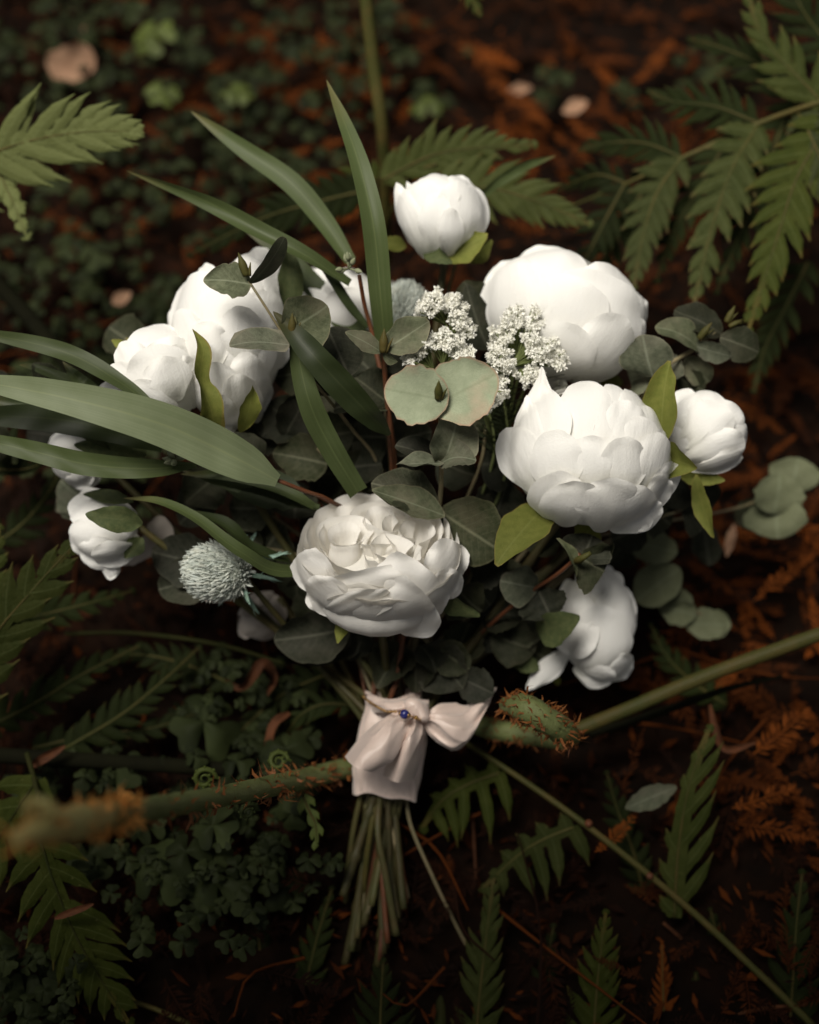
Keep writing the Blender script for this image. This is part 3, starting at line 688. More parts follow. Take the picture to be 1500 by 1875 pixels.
fern('fern_frond', 'large dark fern hanging from a pale rib at the upper right',
     [([(1640, 330, -.12), (1480, 160, -.13), (1400, 70, -.14), (1360, -40, -.145)], 92, dict(nl=13)),
      ([(1388, 225, -.14), (1310, 195, -.15), (1230, 185, -.16), (1185, 165, -.165)], 66, dict(nl=10, m='fern_deep')),
      ([(1388, 228, -.14), (1340, 310, -.13), (1300, 430, -.125), (1268, 570, -.12)], 80, dict(nl=11, gap=.85)),
      ([(1530, 205, -.12), (1462, 320, -.115), (1425, 430, -.11), (1368, 612, -.105)], 100, dict(nl=13, gap=.85)),
      ([(1248, 288, -.15), (1205, 350, -.145), (1178, 430, -.14), (1160, 530, -.14)], 72, dict(nl=10, gap=.85)),
      ([(1248, 288, -.15), (1180, 262, -.16), (1110, 262, -.17), (1060, 275, -.175)], 58, dict(nl=10, m='fern_deep')),
      ([(1145, 335, -.165), (1110, 400, -.165), (1085, 450, -.165), (1050, 520, -.165)], 58, dict(nl=9, m='fern_deep')),
      ([(1145, 335, -.165), (1100, 320, -.17), (1060, 330, -.18), (1020, 350, -.19)], 40, dict(nl=7, m='fern_deep')),
      ([(1340, 240, -.17), (1290, 330, -.17), (1235, 420, -.17), (1200, 520, -.17)], 60, dict(nl=11, m='fern_deep')),
      ([(1440, 210, -.17), (1395, 330, -.16), (1350, 440, -.155), (1310, 540, -.15)], 66, dict(nl=12, m='fern_deep')),
      ([(1200, 310, -.19), (1160, 380, -.19), (1110, 470, -.19), (1080, 560, -.19)], 60, dict(nl=10, m='fern_deep')),
      ([(1460, 195, -.16), (1410, 130, -.17), (1330, 90, -.18), (1260, 70, -.185)], 70, dict(nl=11, m='fern_deep')),
      ([(1560, 120, -.15), (1500, 60, -.16), (1460, 0, -.16), (1440, -60, -.17)], 80, dict(nl=9, m='fern_deep')),
      ([(1460, 205, -.13), (1480, 240, -.12), (1520, 330, -.11), (1560, 430, -.1)], 60, dict(nl=9))],
     [(1640, 150, -.10), (1500, 188, -.12), (1390, 226, -.14), (1248, 290, -.15), (1145, 337, -.165), (1040, 380, -.19)], (.0022, .0019, .0015, .0006))
fern('fern_frond', 'green fern with spotted lobes at the left edge below the rosebuds',
     [([(-90, 1330, -.05), (-20, 1180, -.045), (60, 1080, -.04), (165, 965, -.04)], 118, dict(nl=9, a0=58, a1=25, gap=.86, blunt=.45)),
      ([(-110, 1240, -.06), (-50, 1130, -.06), (-15, 1040, -.06), (0, 960, -.06)], 70, dict(nl=8))],
     [(-120, 1420, -.07), (-90, 1330, -.05), (-60, 1250, -.047)])
fern('fern_frond', 'dark green fern with a brown scrap on it at the bottom left',
     [([(75, 1540, -.02), (100, 1620, -.022), (150, 1735, -.025), (240, 1880, -.03)], 122, dict(nl=10, a0=58, a1=34, gap=.84, blunt=.45)),
      ([(70, 1425, -.045), (20, 1500, -.045), (-30, 1590, -.045), (-80, 1700, -.05)], 95, dict(nl=8, gap=.85))],
     [(50, 1380, -.06), (70, 1460, -.035), (75, 1540, -.02)], (.0018, .0012), rm='stalk_deep')
for lab, pts, wd, kw, mm in [
        ('dark upright fern tip left of the bundled stems at the bottom', [(535, 1960, -.07), (555, 1830, -.07), (580, 1720, -.07), (610, 1620, -.07)], 62, dict(nl=13, a0=58), 'fern_deep'),
        ('dark fern tip at the bottom edge directly below the stem ends', [(695, 2000, -.05), (696, 1900, -.05), (698, 1830, -.05), (702, 1755, -.05)], 88, dict(nl=9, a0=66), 'fern_deep'),
        ('dark fern tip just right of the stem ends with lobes raked upward', [(868, 1960, -.06), (878, 1830, -.06), (890, 1720, -.06), (905, 1600, -.06)], 74, dict(nl=13, a0=55), 'fern'),
        ('fern tip at bottom centre right standing clear of the others', [(1080, 1980, -.05), (1088, 1880, -.05), (1096, 1780, -.05), (1110, 1665, -.05)], 84, dict(nl=12, a0=57), 'fern'),
        ('small dark fern tip right of the brown frond at the bottom', [(1262, 1940, -.07), (1268, 1860, -.07), (1275, 1780, -.07)], 46, dict(nl=9), 'fern_deep'),
        ('dark fern tip at the bottom right corner', [(1440, 1960, -.06), (1450, 1830, -.06), (1458, 1700, -.06), (1470, 1590, -.06)], 72, dict(nl=11), 'fern_deep'),
        ('fern with frayed pale tips right of the fallen grey leaf', [(1235, 1680, -.07), (1242, 1560, -.068), (1262, 1440, -.065), (1300, 1330, -.065)], 150, dict(nl=7, a0=46, a1=24, sides=(.35, 1), gap=.52, blunt=.35), 'fern'),
        ('drooping fern piece right of the ribbon with lobes hanging down', [(915, 1415, -.09), (860, 1435, -.09), (810, 1465, -.09), (770, 1520, -.09)], 120, dict(nl=6, a0=100, a1=60, sides=(1, .3), gap=.6, blunt=.5), 'fern'),
        ('drooping fern piece joining the thin stalk right of the stems', [(1050, 1515, -.075), (1000, 1535, -.075), (950, 1565, -.078), (880, 1630, -.08)], 105, dict(nl=6, a0=100, a1=60, sides=(1, .35), gap=.62, blunt=.5), 'fern'),
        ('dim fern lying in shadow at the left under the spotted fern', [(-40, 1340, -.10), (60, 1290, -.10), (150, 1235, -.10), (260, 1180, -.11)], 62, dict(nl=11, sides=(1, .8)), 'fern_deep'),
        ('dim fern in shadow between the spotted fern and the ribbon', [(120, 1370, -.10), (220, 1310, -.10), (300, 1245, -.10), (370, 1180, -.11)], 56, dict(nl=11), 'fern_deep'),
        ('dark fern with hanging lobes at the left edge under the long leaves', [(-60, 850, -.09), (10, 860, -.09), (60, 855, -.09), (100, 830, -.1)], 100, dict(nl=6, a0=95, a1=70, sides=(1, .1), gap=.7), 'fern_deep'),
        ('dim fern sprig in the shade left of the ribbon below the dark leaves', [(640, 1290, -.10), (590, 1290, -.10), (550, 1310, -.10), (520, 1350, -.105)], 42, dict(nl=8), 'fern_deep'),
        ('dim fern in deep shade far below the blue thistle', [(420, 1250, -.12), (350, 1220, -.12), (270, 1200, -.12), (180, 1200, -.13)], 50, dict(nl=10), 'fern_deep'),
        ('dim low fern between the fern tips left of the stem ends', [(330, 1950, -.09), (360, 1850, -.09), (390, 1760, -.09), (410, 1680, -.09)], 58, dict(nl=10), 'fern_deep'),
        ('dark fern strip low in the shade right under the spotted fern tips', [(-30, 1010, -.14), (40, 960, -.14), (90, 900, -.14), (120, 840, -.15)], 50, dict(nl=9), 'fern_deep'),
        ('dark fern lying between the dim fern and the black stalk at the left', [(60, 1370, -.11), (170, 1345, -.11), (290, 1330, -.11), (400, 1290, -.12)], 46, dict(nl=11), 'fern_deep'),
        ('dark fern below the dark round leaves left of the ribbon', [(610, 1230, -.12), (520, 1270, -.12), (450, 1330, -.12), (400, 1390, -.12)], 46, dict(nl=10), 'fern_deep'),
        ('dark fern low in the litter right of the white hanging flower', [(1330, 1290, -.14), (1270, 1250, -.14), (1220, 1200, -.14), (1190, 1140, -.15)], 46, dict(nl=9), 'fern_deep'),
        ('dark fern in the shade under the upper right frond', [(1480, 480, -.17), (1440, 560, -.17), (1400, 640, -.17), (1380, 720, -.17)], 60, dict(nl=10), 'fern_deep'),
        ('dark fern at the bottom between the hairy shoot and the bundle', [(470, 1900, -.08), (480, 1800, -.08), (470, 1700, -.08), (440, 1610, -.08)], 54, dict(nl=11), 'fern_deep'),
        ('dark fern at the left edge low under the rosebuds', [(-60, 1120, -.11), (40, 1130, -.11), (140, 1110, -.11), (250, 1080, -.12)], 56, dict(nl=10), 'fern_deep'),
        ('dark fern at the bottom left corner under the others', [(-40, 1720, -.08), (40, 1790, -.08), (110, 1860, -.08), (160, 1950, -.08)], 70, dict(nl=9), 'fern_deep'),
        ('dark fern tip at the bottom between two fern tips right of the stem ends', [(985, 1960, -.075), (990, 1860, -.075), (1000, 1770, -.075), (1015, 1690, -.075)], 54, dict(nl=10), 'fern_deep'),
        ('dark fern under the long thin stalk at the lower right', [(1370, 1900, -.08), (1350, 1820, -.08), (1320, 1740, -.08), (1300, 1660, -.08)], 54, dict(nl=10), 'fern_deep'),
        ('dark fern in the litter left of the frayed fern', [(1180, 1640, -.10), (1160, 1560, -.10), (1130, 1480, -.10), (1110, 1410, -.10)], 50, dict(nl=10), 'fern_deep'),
        ('dim fern hanging at the top edge above the stalk', [(840, -110, -.16), (850, -60, -.16), (862, -10, -.16), (880, 30, -.16)], 45, dict(nl=7), 'fern'),
        ]:
    fern('fern_frond', lab, [(pts, wd, dict(kw, m=mm))])
fern('dead_fern_frond', 'upright rust brown dead fern tip at the bottom right', [([(1218, 1950, -.06), (1216, 1870, -.06), (1214, 1800, -.06), (1212, 1720, -.06)], 42, dict(nl=15, a0=58, m='dead', gap=.62))], cat='dead fern')

def stalk(lab, pts, r, m='stalk', cat='stalk', nm='fern_stalk', nodes=()):
    t = thing(nm, lab, cat, wpt(pts[-1]), 'fern stalks')
    part('shaft', tube([wpt(p) for p in pts], r, 40, 10, np.random.default_rng(5), .02), M[m], t)
    for (px, py, w, rr) in nodes: part('node', ball(P(px, py, w), rr, 6, 8), M['twig'], t)
stalk('tall green fern stalk rising from the bouquet to the top edge', [(664, -60, -.13), (684, 120, -.16), (700, 240, -.18), (706, 360, -.22), (706, 480, -.27)], [.0046, .0046, .0042, .004])
stalk('thick green stalk crossing to the right edge below the white bud', [(1010, 1355, -.09), (1150, 1298, -.085), (1300, 1235, -.08), (1560, 1140, -.07)], [.0044, .0045, .0045, .0046])
stalk('long thin green stalk running from the bow to the bottom right corner', [(840, 1352, -.10), (960, 1430, -.085), (1085, 1520, -.07), (1260, 1662, -.06), (1450, 1840, -.05), (1490, 1880, -.05)], [.0016, .0019, .002, .0021, .0022], nodes=((1078, 1508, -.068, .0026), (1190, 1604, -.061, .0024)))
stalk('dark almost black stalk lying behind the hairy shoot at the left', [(-60, 1380, -.08), (150, 1392, -.08), (400, 1408, -.085), (650, 1430, -.10)], [.0052, .0050, .0045], 'stalk_dark')
stalk('dark green stalk standing at the bottom edge right of the stem ends', [(806, 1960, -.06), (806, 1780, -.085), (800, 1640, -.13)], [.0042, .004], 'stalk_deep')
stalk('thin stalk at the bottom edge beside the low left fern', [(225, 1828, -.05), (290, 1850, -.05), (380, 1890, -.05)], [.0014, .0015], 'stalk')
stalk('thin dim stalk under the thistle running to the dark leaves', [(120, 1160, -.12), (250, 1160, -.12), (400, 1180, -.11), (520, 1215, -.10)], [.0013, .0014], 'stalk_deep')
stalk('black twig parallel below the thick green stalk at the right', [(1080, 1345, -.115), (1220, 1300, -.11), (1330, 1262, -.105), (1432, 1238, -.10)], [.0026, .003, .0022, .001], 'stalk_dark')
stalk('thin brown stem curving up through the dead litter at lower right', [(1215, 1690, -.08), (1270, 1740, -.085), (1320, 1800, -.085), (1380, 1850, -.09)], [.001, .0014], 'bark')
stalk('pale dry stem along the bottom right edge', [(1290, 1880, -.06), (1380, 1850, -.06), (1520, 1835, -.06)], [.0011, .001], 'bark')
stalk('thin upright brown stem between the drooping fern pieces', [(865, 1490, -.10), (868, 1540, -.10), (872, 1610, -.10)], [.0011, .0008], 'bark')
stalk('dark leaning stalk at the left edge beside the long leaves', [(-40, 480, -.18), (60, 590, -.19), (150, 700, -.2)], [.006, .006], 'stalk_dark')

# hairy fern shoots
def scales(rng, c, r, n, L=.007):
    """thin papery scales standing off a shoot whose centre line is c with radius r"""
    t, s, nn = frames(c, np.array([.31, .52, .79])); vs, fs, us = [], [], []
    for i in range(n):
        k = rng.integers(0, len(c)); a = rng.uniform(0, 6.28)
        o = s[k] * math.cos(a) + nn[k] * math.sin(a); d = nrm(o * rng.uniform(.3, 1) + t[k] * rng.normal(0, .7) + rng.normal(0, .35, 3))
        p = c[k] + o * r[k] * .97; l = L * rng.uniform(.4, 1.2); w = nrm(np.cross(d, rng.normal(size=3))) * l * .10
        m_ = p + d * l * .5 + rng.normal(0, .12, 3) * l; e = p + d * l * .9 + rng.normal(0, .3, 3) * l; b = len(vs)
        vs += [p - w, p + w, m_ + w, m_ - w, e]; fs += [[b, b + 1, b + 2, b + 3], [b + 3, b + 2, b + 4]]; us += [[rng.random(), 0]] * 5
    return np.array(vs), fs, np.array(us)
def shoot(name, lab, pts, rad, nsc, L=.007, only=None, extra=None):
    rng = np.random.default_rng(len(lab)); pw = [wpt(p) for p in pts]
    t = thing(name, lab, 'fern shoot', pw[0], 'hairy fern shoots')
    part('shaft', tube(pw, rad, 40, 14, rng, .04), M['crozier'], t)
    c = spline(pw, 60); r = np.interp(np.linspace(0, 1, 60), np.linspace(0, 1, len(rad)), rad)
    for a, b, n in (only or [(0, 60, nsc)]): part('scale', scales(rng, c[a:b], r[a:b], n, L), M['hair_pale' if a > 40 else 'hair'], t, kind='stuff', smooth=False)
    return t
t = shoot('fern_shoot', 'thick hairy fern shoot leaning blurred toward the viewer left of the ribbon',
      [(650, 1402, -.085), (560, 1425, -.05), (420, 1455, .04), (280, 1480, .13), (170, 1500, .21), (70, 1520, .26), (28, 1538, .27)],
      [.0062, .0064, .0060, .0056, .0056, .0062, .0052, .002], 0, .007, [(0, 16, 230), (16, 40, 110), (41, 60, 340)])
def curl(t, c, R, name='curled_leaflet', m='clover_lit', turns=1.6, seed=0):
    """small coiled leaflet with a toothed outer edge"""
    rng = np.random.default_rng(seed); a = np.linspace(0, turns * 6.28, 40); r = R * (1 - .8 * a / a[-1])
    s, n = basis(nrm(rng.normal(size=3) * .4 + W))[:2]; z = basis(W)[2]
    pts = c + (r * np.cos(a))[:, None] * s + (r * np.sin(a))[:, None] * n + z * (a / a[-1] * R * .5)[:, None]
    part(name, join([tube(pts, [R * .22, R * .26, R * .2, R * .08], 44, 7)] + [ball(pts[i] + nrm(pts[i] - c) * R * .22, R * .17, 5, 6) for i in range(0, 30, 3)]), M[m], t)
part('shoot_tip', tube([P(190, 1496, .20), P(130, 1508, .235), P(70, 1520, .262), P(26, 1539, .272)], [.0060, .0068, .0066, .003], 24, 12, np.random.default_rng(3), .06), M['crozier_pale'], t)
curl(t, P(510, 1393, -.045), .0058, seed=1); curl(t, P(375, 1425, .06), .0058, seed=2); curl(t, P(455, 1485, -.01), .0055, seed=3, m='clover')
curl(t, P(250, 1515, .13), .006, seed=4, m='clover'); curl(t, P(75, 1490, .26), .007, seed=5, m='crozier_pale')
t = shoot('fern_shoot', 'curled hairy fern tip in focus right of the pink bow',
      [(925, 1290, -.03), (965, 1298, -.012), (1000, 1318, -.010), (1035, 1340, -.02), (1050, 1352, -.03)], [.0045, .0078, .0080, .0076, .0045], 330, .0065)
shoot('fern_shoot', 'dark hairy shoot behind the pink bow at its right', [(850, 1320, -.10), (900, 1335, -.09), (960, 1345, -.08), (1040, 1360, -.075)], [.006, .0065, .006, .005], 160, .006)
t = thing('fern_leaflet', 'small bright curly green fern leaflet hanging left of the bundled stems', 'fern leaflet', P(565, 1462, -.05))
g, rib = pinna_geo([(556, 1460, -.045), (566, 1485, -.044), (578, 1510, -.043), (580, 1545, -.042)], 27, nl=4, a0=62, a1=40, gap=.55, blunt=.3, curve=.5, prof=[(0, 1), (.5, 1), (.8, .7), (1, .5)])
po = part('leaf_blade', g, M['clover_lit'], t); part('midrib', rib, M['stalk'], po)

def curl_strip(lab, pts, wpx, tw):
    single('bark_curl', blade(pts, wpx, tw, n=40, fold=.3, prof=[(0, .3), (.2, .8), (.5, 1), (.8, .8), (1, .2)]), M['bark'], lab, 'dry curl', 'dry brown curls')
curl_strip('curled brown dry strip above the hairy shoot left of the ribbon', [(415, 1245, -.12), (445, 1255, -.10), (480, 1215, -.09), (500, 1240, -.10), (490, 1275, -.11)], 20, [0, 60, 10, -40, 40])
curl_strip('lower hanging loop of brown dry strip left of the ribbon', [(450, 1225, -.10), (440, 1280, -.10), (455, 1320, -.10), (470, 1345, -.10)], 24, [0, 50, -20])
curl_strip('short brown dry curl nearest the ribbon on its left', [(530, 1305, -.10), (505, 1325, -.09), (495, 1360, -.09), (490, 1380, -.1)], 20, [0, 40, 0])
curl_strip('brown bark chip on the dark stalk at the left edge', [(55, 1405, -.07), (85, 1385, -.065), (120, 1365, -.065)], 18, [0, 15])
curl_strip('red brown scrap lying across the low fern at bottom left', [(100, 1682, -.015), (135, 1668, -.012), (172, 1655, -.015)], 14, [0, 15])
curl_strip('tan scrap in the shadow below the hairy shoot', [(325, 1530, -.10), (322, 1580, -.10), (326, 1640, -.10)], 20, [0, 20])
curl_strip('pale dry strip by the frayed fern at right', [(1300, 1290, -.09), (1310, 1330, -.09), (1330, 1370, -.09), (1385, 1360, -.08)], 16, [0, 30, 0])

# ------------------------------------------------------------------ the bouquet: flowers
FILL = ((6, 62, 1.0, 44, 46, 0), (7, 92, .97, 38, 40, 20))
# garden rose in front
F = Flower(694, 1022, -.012, 150, 118)
B = basis(cam_dir(.05, .80, .60), 0)
t = thing('garden_rose', 'open cream white garden rose with ruffled rings of petals, lowest and nearest in the middle', 'rose', F.c - B[2] * .04, 'white cloth flowers of the bouquet')
rg = np.random.default_rng(77)
Rm = 150 * F.m
def rose_part(geo): part('petal', placed(F, geo, B, Rm), M['rose'], t)
for (n, r0, r1, z0, z1, ha, roll, ruf, off, lean) in [
        (5, .55, .97, -.62, .24, 56, .06, .02, 10, -.03), (5, .50, .90, -.58, .31, 58, .05, .025, 46, -.05)]:
    for i in range(n):
        rose_part(petal_cup(rg, off + 360 / n * (i + rg.uniform(-.1, .1)), r0, r1, z0, z1 + rg.uniform(-.04, .04), ha * rg.uniform(.95, 1.05), lean, roll, ruf, q=.3, tipdrop=.03, ns=23))
def sheet(cx, cy, r, a0, a1, z0, z1, lean=.04, roll=.03, ruf=.03, ns=27, nt=13):
    """upright curled petal: an arc round (cx, cy) in the plane of the open flower"""
    nz = fnoise(rg, 4, 1.7); ne = fnoise(rg, 4, 3.0); ne2 = fnoise(rg, 4, 11)
    s_, v = np.meshgrid(np.linspace(-1, 1, ns), np.linspace(0, 1, nt))
    a = np.radians((a0 + a1) / 2 + (a1 - a0) / 2 * s_ * (.8 + .2 * v))
    rr = r * (.72 + .28 * np.sin(v * np.pi / 2)) + lean * v ** 2 + roll * sst(v, .75, 1) + ruf * nz(s_ * 2, v * 1.2) * v
    h = z0 + (z1 - z0) * v * (1 - .12 * np.abs(s_) ** 3 + .035 * ne(s_) + .010 * ne2(s_)) - .25 * abs(roll) * sst(v, .85, 1)
    g = np.stack([cx + rr * np.cos(a), cy + rr * np.sin(a), h], -1)
    return g.reshape(-1, 3), grid_faces(nt, ns), np.stack([(s_ + 1) / 2, v], -1).reshape(-1, 2)
for a in [(0, 0, .80, 20, 100, -.3, .37), (0, 0, .82, 88, 168, -.3, .36), (0, 0, .80, 150, 222, -.3, .35), (0, 0, .80, -40, 35, -.3, .37), (0, 0, .80, 205, 275, -.3, .33), (0, 0, .80, 262, 325, -.3, .34),
          (.02, 0, .67, 5, 70, -.2, .40), (0, .02, .68, 55, 125, -.2, .41), (0, 0, .66, 112, 190, -.2, .38), (0, 0, .66, 185, 255, -.2, .35), (0, 0, .66, 240, 330, -.2, .37),
          (-.40, .0, .30, 15, 175, -.1, .40), (-.42, -.02, .25, 185, 350, -.1, .34, -.10), (-.40, .0, .17, 40, 200, -.05, .38), (-.38, .0, .12, 190, 380, -.05, .36),
          (.02, .28, .30, 10, 165, -.1, .43), (.03, .26, .22, 180, 330, -.1, .40, -.03), (.03, .27, .14, 0, 190, -.05, .43),
          (.42, .10, .30, -50, 110, -.1, .42), (.40, .08, .28, 100, 230, -.1, .42), (.42, .08, .19, -80, 90, -.05, .42), (.42, .08, .12, 80, 270, -.05, .42),
          (.10, -.30, .32, 170, 300, -.1, .38, -.04), (.12, -.28, .30, 280, 385, -.1, .39), (.10, -.28, .20, 20, 160, -.05, .40), (.10, -.28, .12, 180, 350, -.05, .39),
          (-.06, .0, .15, 200, 330, -.05, .37)]:
    rose_part(sheet(*a))
part('core', ball(F.c - B[2] * .38 * Rm, [Rm * .84, Rm * .84, Rm * .52], 12, 18, B), M['rose'], t)
for i, p in enumerate([(648, 1128, 572, 1056, 80, 3, dict(pt=.1, lift=.005)), (668, 1138, 655, 1074, 130, 3, dict(q=.7)), (712, 1138, 782, 1086, 136, 4, dict(q=.75)),
          (662, 1122, 640, 1044, 184, 1, dict(q=.55, lift=.002)), (716, 1122, 782, 1036, 146, 2, dict(q=.55, lift=.002)), (790, 1092, 842, 1048, 62, 0, dict(lift=.004)),
          (605, 1085, 553, 1012, 80, 0, dict(q=.7)), (790, 1075, 836, 992, 80, 0, dict(q=.7))]):
    part('petal', petal_on(F, *p[:5], layer=p[5], seed=i, ns=21, nt=21, **{**dict(ruf=.0026, lift=.004, basew=.7, sink=.004), **p[6]}), M['rose'], t)
for s in ((640, 1125, -.03, 618, 1178, -.022, 26, 20, .1), (722, 1125, -.03, 692, 1165, -.02, 24, -20, .1), (790, 1085, -.02, 880, 1125, -.02, 38, 40, .1), (760, 1100, -.03, 735, 1140, -.03, 30, 0, .1)):
    part('sepal', leaf_px(*s, kind='tear', ruf=.06), M['sepal' if s[0] < 730 else 'sepal_dark'], t)
add_stem(t, F.c - B[2] * .6 * Rm, .0024)

# round peony with scale-like petals
F = Flower(1077, 836, -.018, 146, 136)
build_flower('peony', 'full round white peony with many overlapping petals and one pointed petal, right of centre', F, [
    (1115, 830, 1113, 706, 66, -1), (1155, 830, 1143, 716, 70, -1), (1178, 850, 1172, 748, 66, -1), (1195, 860, 1196, 790, 64, -1), (1085, 830, 1076, 699, 60, -1),
    (1035, 890, 1070, 702, 112, 0, dict(lift=.006)), (1105, 870, 1135, 742, 108, 0), (1140, 860, 1160, 770, 88, 0),
    (985, 890, 988, 676, 92, 2, dict(pt=.75, lift=.014, curl=.003)), (975, 905, 962, 728, 74, 1, dict(pt=.55, lift=.012)), (975, 905, 925, 785, 76, 2, dict(lift=.005)),
    (1015, 920, 998, 795, 92, 3), (1068, 915, 1056, 806, 98, 2), (1128, 915, 1118, 808, 92, 2), (1165, 905, 1195, 800, 92, 2), (1172, 925, 1234, 852, 60, 3, dict(lift=.005)), (1165, 925, 1222, 880, 60, 3),
    (1010, 955, 1005, 868, 96, 4), (1035, 965, 1032, 885, 110, 5), (1095, 975, 1100, 880, 126, 5), (1115, 972, 1180, 905, 96, 5), (1130, 966, 1205, 925, 60, 5)],
    (.12, .5, .85), fill=FILL, sepals=[(1010, 925, -.03, 908, 1034, .012, 82, 25, .12, 'sepal'), (1085, 960, -.05, 1060, 1000, -.04, 50, 0, .1)], cat='peony', seed=4,
    lift=.0042, foot=P(1060, 900, -.06))

F = Flower(1034, 582, -.068, 150, 118, 17)
build_flower('peony', 'largest white peony with broad smooth petals, soft behind the lace florets', F, [
    (1010, 620, 990, 452, 150, -1), (1085, 640, 1105, 494, 130, -1), (1090, 650, 1172, 548, 84, -1), (1085, 660, 1170, 598, 70, -1),
    (955, 620, 922, 482, 110, 0), (1040, 700, 1092, 520, 190, 1, dict(q=.8)), (985, 700, 1030, 532, 175, 2, dict(q=.85)), (930, 660, 938, 500, 128, 3),
    (1050, 710, 1120, 605, 104, 4), (990, 715, 1010, 610, 150, 4, dict(lift=.002)), (950, 690, 945, 600, 100, 4, dict(lift=.002))],
    (.1, .6, .8), fill=FILL, cat='peony', seed=9, ruf=.0018, foot=P(1010, 660, -.11), lift=.008, step=.0034, sink=.004, nt=21, ns=19, sepals=[(1090, 700, -.10, 1140, 700, -.10, 40, 0, .1)])

F = Flower(806, 400, -.062, 82, 78)
build_flower('peony_bud', 'closed round white peony bud standing at the top on its own stem', F, [
    (800, 440, 798, 320, 92, -1), (848, 440, 838, 322, 74, -1), (775, 470, 768, 340, 86, 0), (866, 455, 866, 345, 62, 0), (783, 474, 775, 352, 80, 1, dict(lift=.002)),
    (833, 470, 840, 345, 84, 1, dict(lift=.002)), (800, 474, 792, 372, 66, 2, dict(lift=.001)), (824, 476, 822, 402, 48, 3, dict(lift=.001)),
    (778, 474, 727, 342, 46, 1, dict(lift=.008, pt=.3)), (782, 460, 746, 334, 30, -1, dict(pt=.3, lift=.004))],
    (-.02, .9, .42), fill=((5, 100, .98, 44, 75, 10),), sepals=[(745, 452, -.075, 692, 441, -.07, 26, 10, .15), (815, 478, -.055, 893, 428, -.05, 48, -10, .2), (850, 478, -.07, 902, 440, -.07, 34, 30, .2), (775, 455, -.06, 830, 482, -.04, 30, 0, .2, 'sepal_dark')],
    cat='flower bud', seed=3, lift=.003, foot=P(815, 470, -.075))

F = Flower(424, 622, -.055, 102, 160, 4)
build_flower('peony', 'tall white peony with smooth petals at the left, the eucalyptus tip in front of it', F, [
    (470, 620, 480, 452, 100, -2), (440, 600, 375, 488, 46, -2), (500, 620, 528, 480, 70, -2), (420, 660, 312, 566, 76, -2), (500, 660, 506, 545, 84, 0), (420, 740, 362, 515, 150, 1),
    (445, 765, 428, 540, 160, 2, dict(lift=.003)), (480, 720, 490, 600, 70, 1), (470, 775, 468, 660, 70, 2), (425, 780, 414, 682, 86, 4), (455, 780, 458, 700, 66, 4), (424, 800, 425, 735, 52, 5), (392, 690, 338, 585, 74, 2), (455, 690, 462, 585, 88, 3), (410, 700, 392, 610, 84, 3, dict(lift=.003)), (500, 690, 515, 610, 50, 1), (395, 770, 385, 690, 60, 4)],
    (-.3, .8, .5), fill=FILL, sepals=[(440, 792, -.012, 462, 706, 0, 42, 40, .15),
    (530, 575, -.05, 528, 455, -.04, 46, 15, .15, 'sepal_dark')], twisted=[([(398, 800, -.004), (384, 740, .014), (366, 690, .016), (372, 640, .014), (352, 602, .008)], 46, [0, -10, 62, 20, 55])], cat='peony', seed=5, ruf=.0016, step=.0030, lift=.005, foot=P(425, 785, -.06))

F = Flower(290, 690, -.03, 90, 92, -35)
build_flower('peony', 'smaller white peony at the left overlapping the tall one, crossed by a thin leaf', F, [
    (315, 730, 278, 596, 116, -1), (335, 720, 322, 625, 104, 0), (345, 760, 285, 650, 130, 2, dict(lift=.005)), (300, 750, 214, 682, 76, 1), (290, 770, 186, 712, 62, 2), (355, 750, 352, 660, 56, 1),
    (345, 775, 250, 725, 84, 3), (305, 735, 236, 636, 72, 1), (340, 740, 312, 668, 84, 3, dict(lift=.003)), (330, 700, 345, 640, 56, 0), (290, 760, 232, 720, 60, 3)], (-.65, .6, .5), fill=FILL, sepals=[(385, 785, -.005, 342, 768, .012, 48, 0, .25), (260, 660, -.04, 205, 622, -.035, 22, 20, .1), (265, 665, -.04, 232, 618, -.03, 20, 0, .1)], cat='peony', seed=6, ruf=.0016, step=.0028, lift=.005, foot=P(365, 760, -.04))

F = Flower(1290, 790, -.04, 74, 74)
build_flower('peony', 'small half open white peony at the far right held by olive sepals', F, [
    (1255, 800, 1250, 712, 62, -1), (1268, 800, 1300, 718, 74, -1), (1285, 800, 1345, 748, 72, -1), (1285, 820, 1366, 790, 64, -1), (1240, 820, 1318, 752, 92, 1), (1245, 842, 1352, 810, 74, 2), (1262, 862, 1352, 836, 40, 3), (1235, 800, 1270, 735, 60, 0)],
    (.8, .2, .55), fill=FILL, sepals=[(1212, 815, -.015, 1226, 660, .006, 62, -25, .2), (1212, 830, -.02, 1275, 855, .004, 62, 20, .25), (1275, 868, -.03, 1308, 985, -.03, 32, 30, .15), (1240, 868, -.05, 1328, 880, -.035, 30, 0, .15)],
    cat='peony', seed=7, ruf=.0014, foot=P(1225, 830, -.06), lift=.0035)

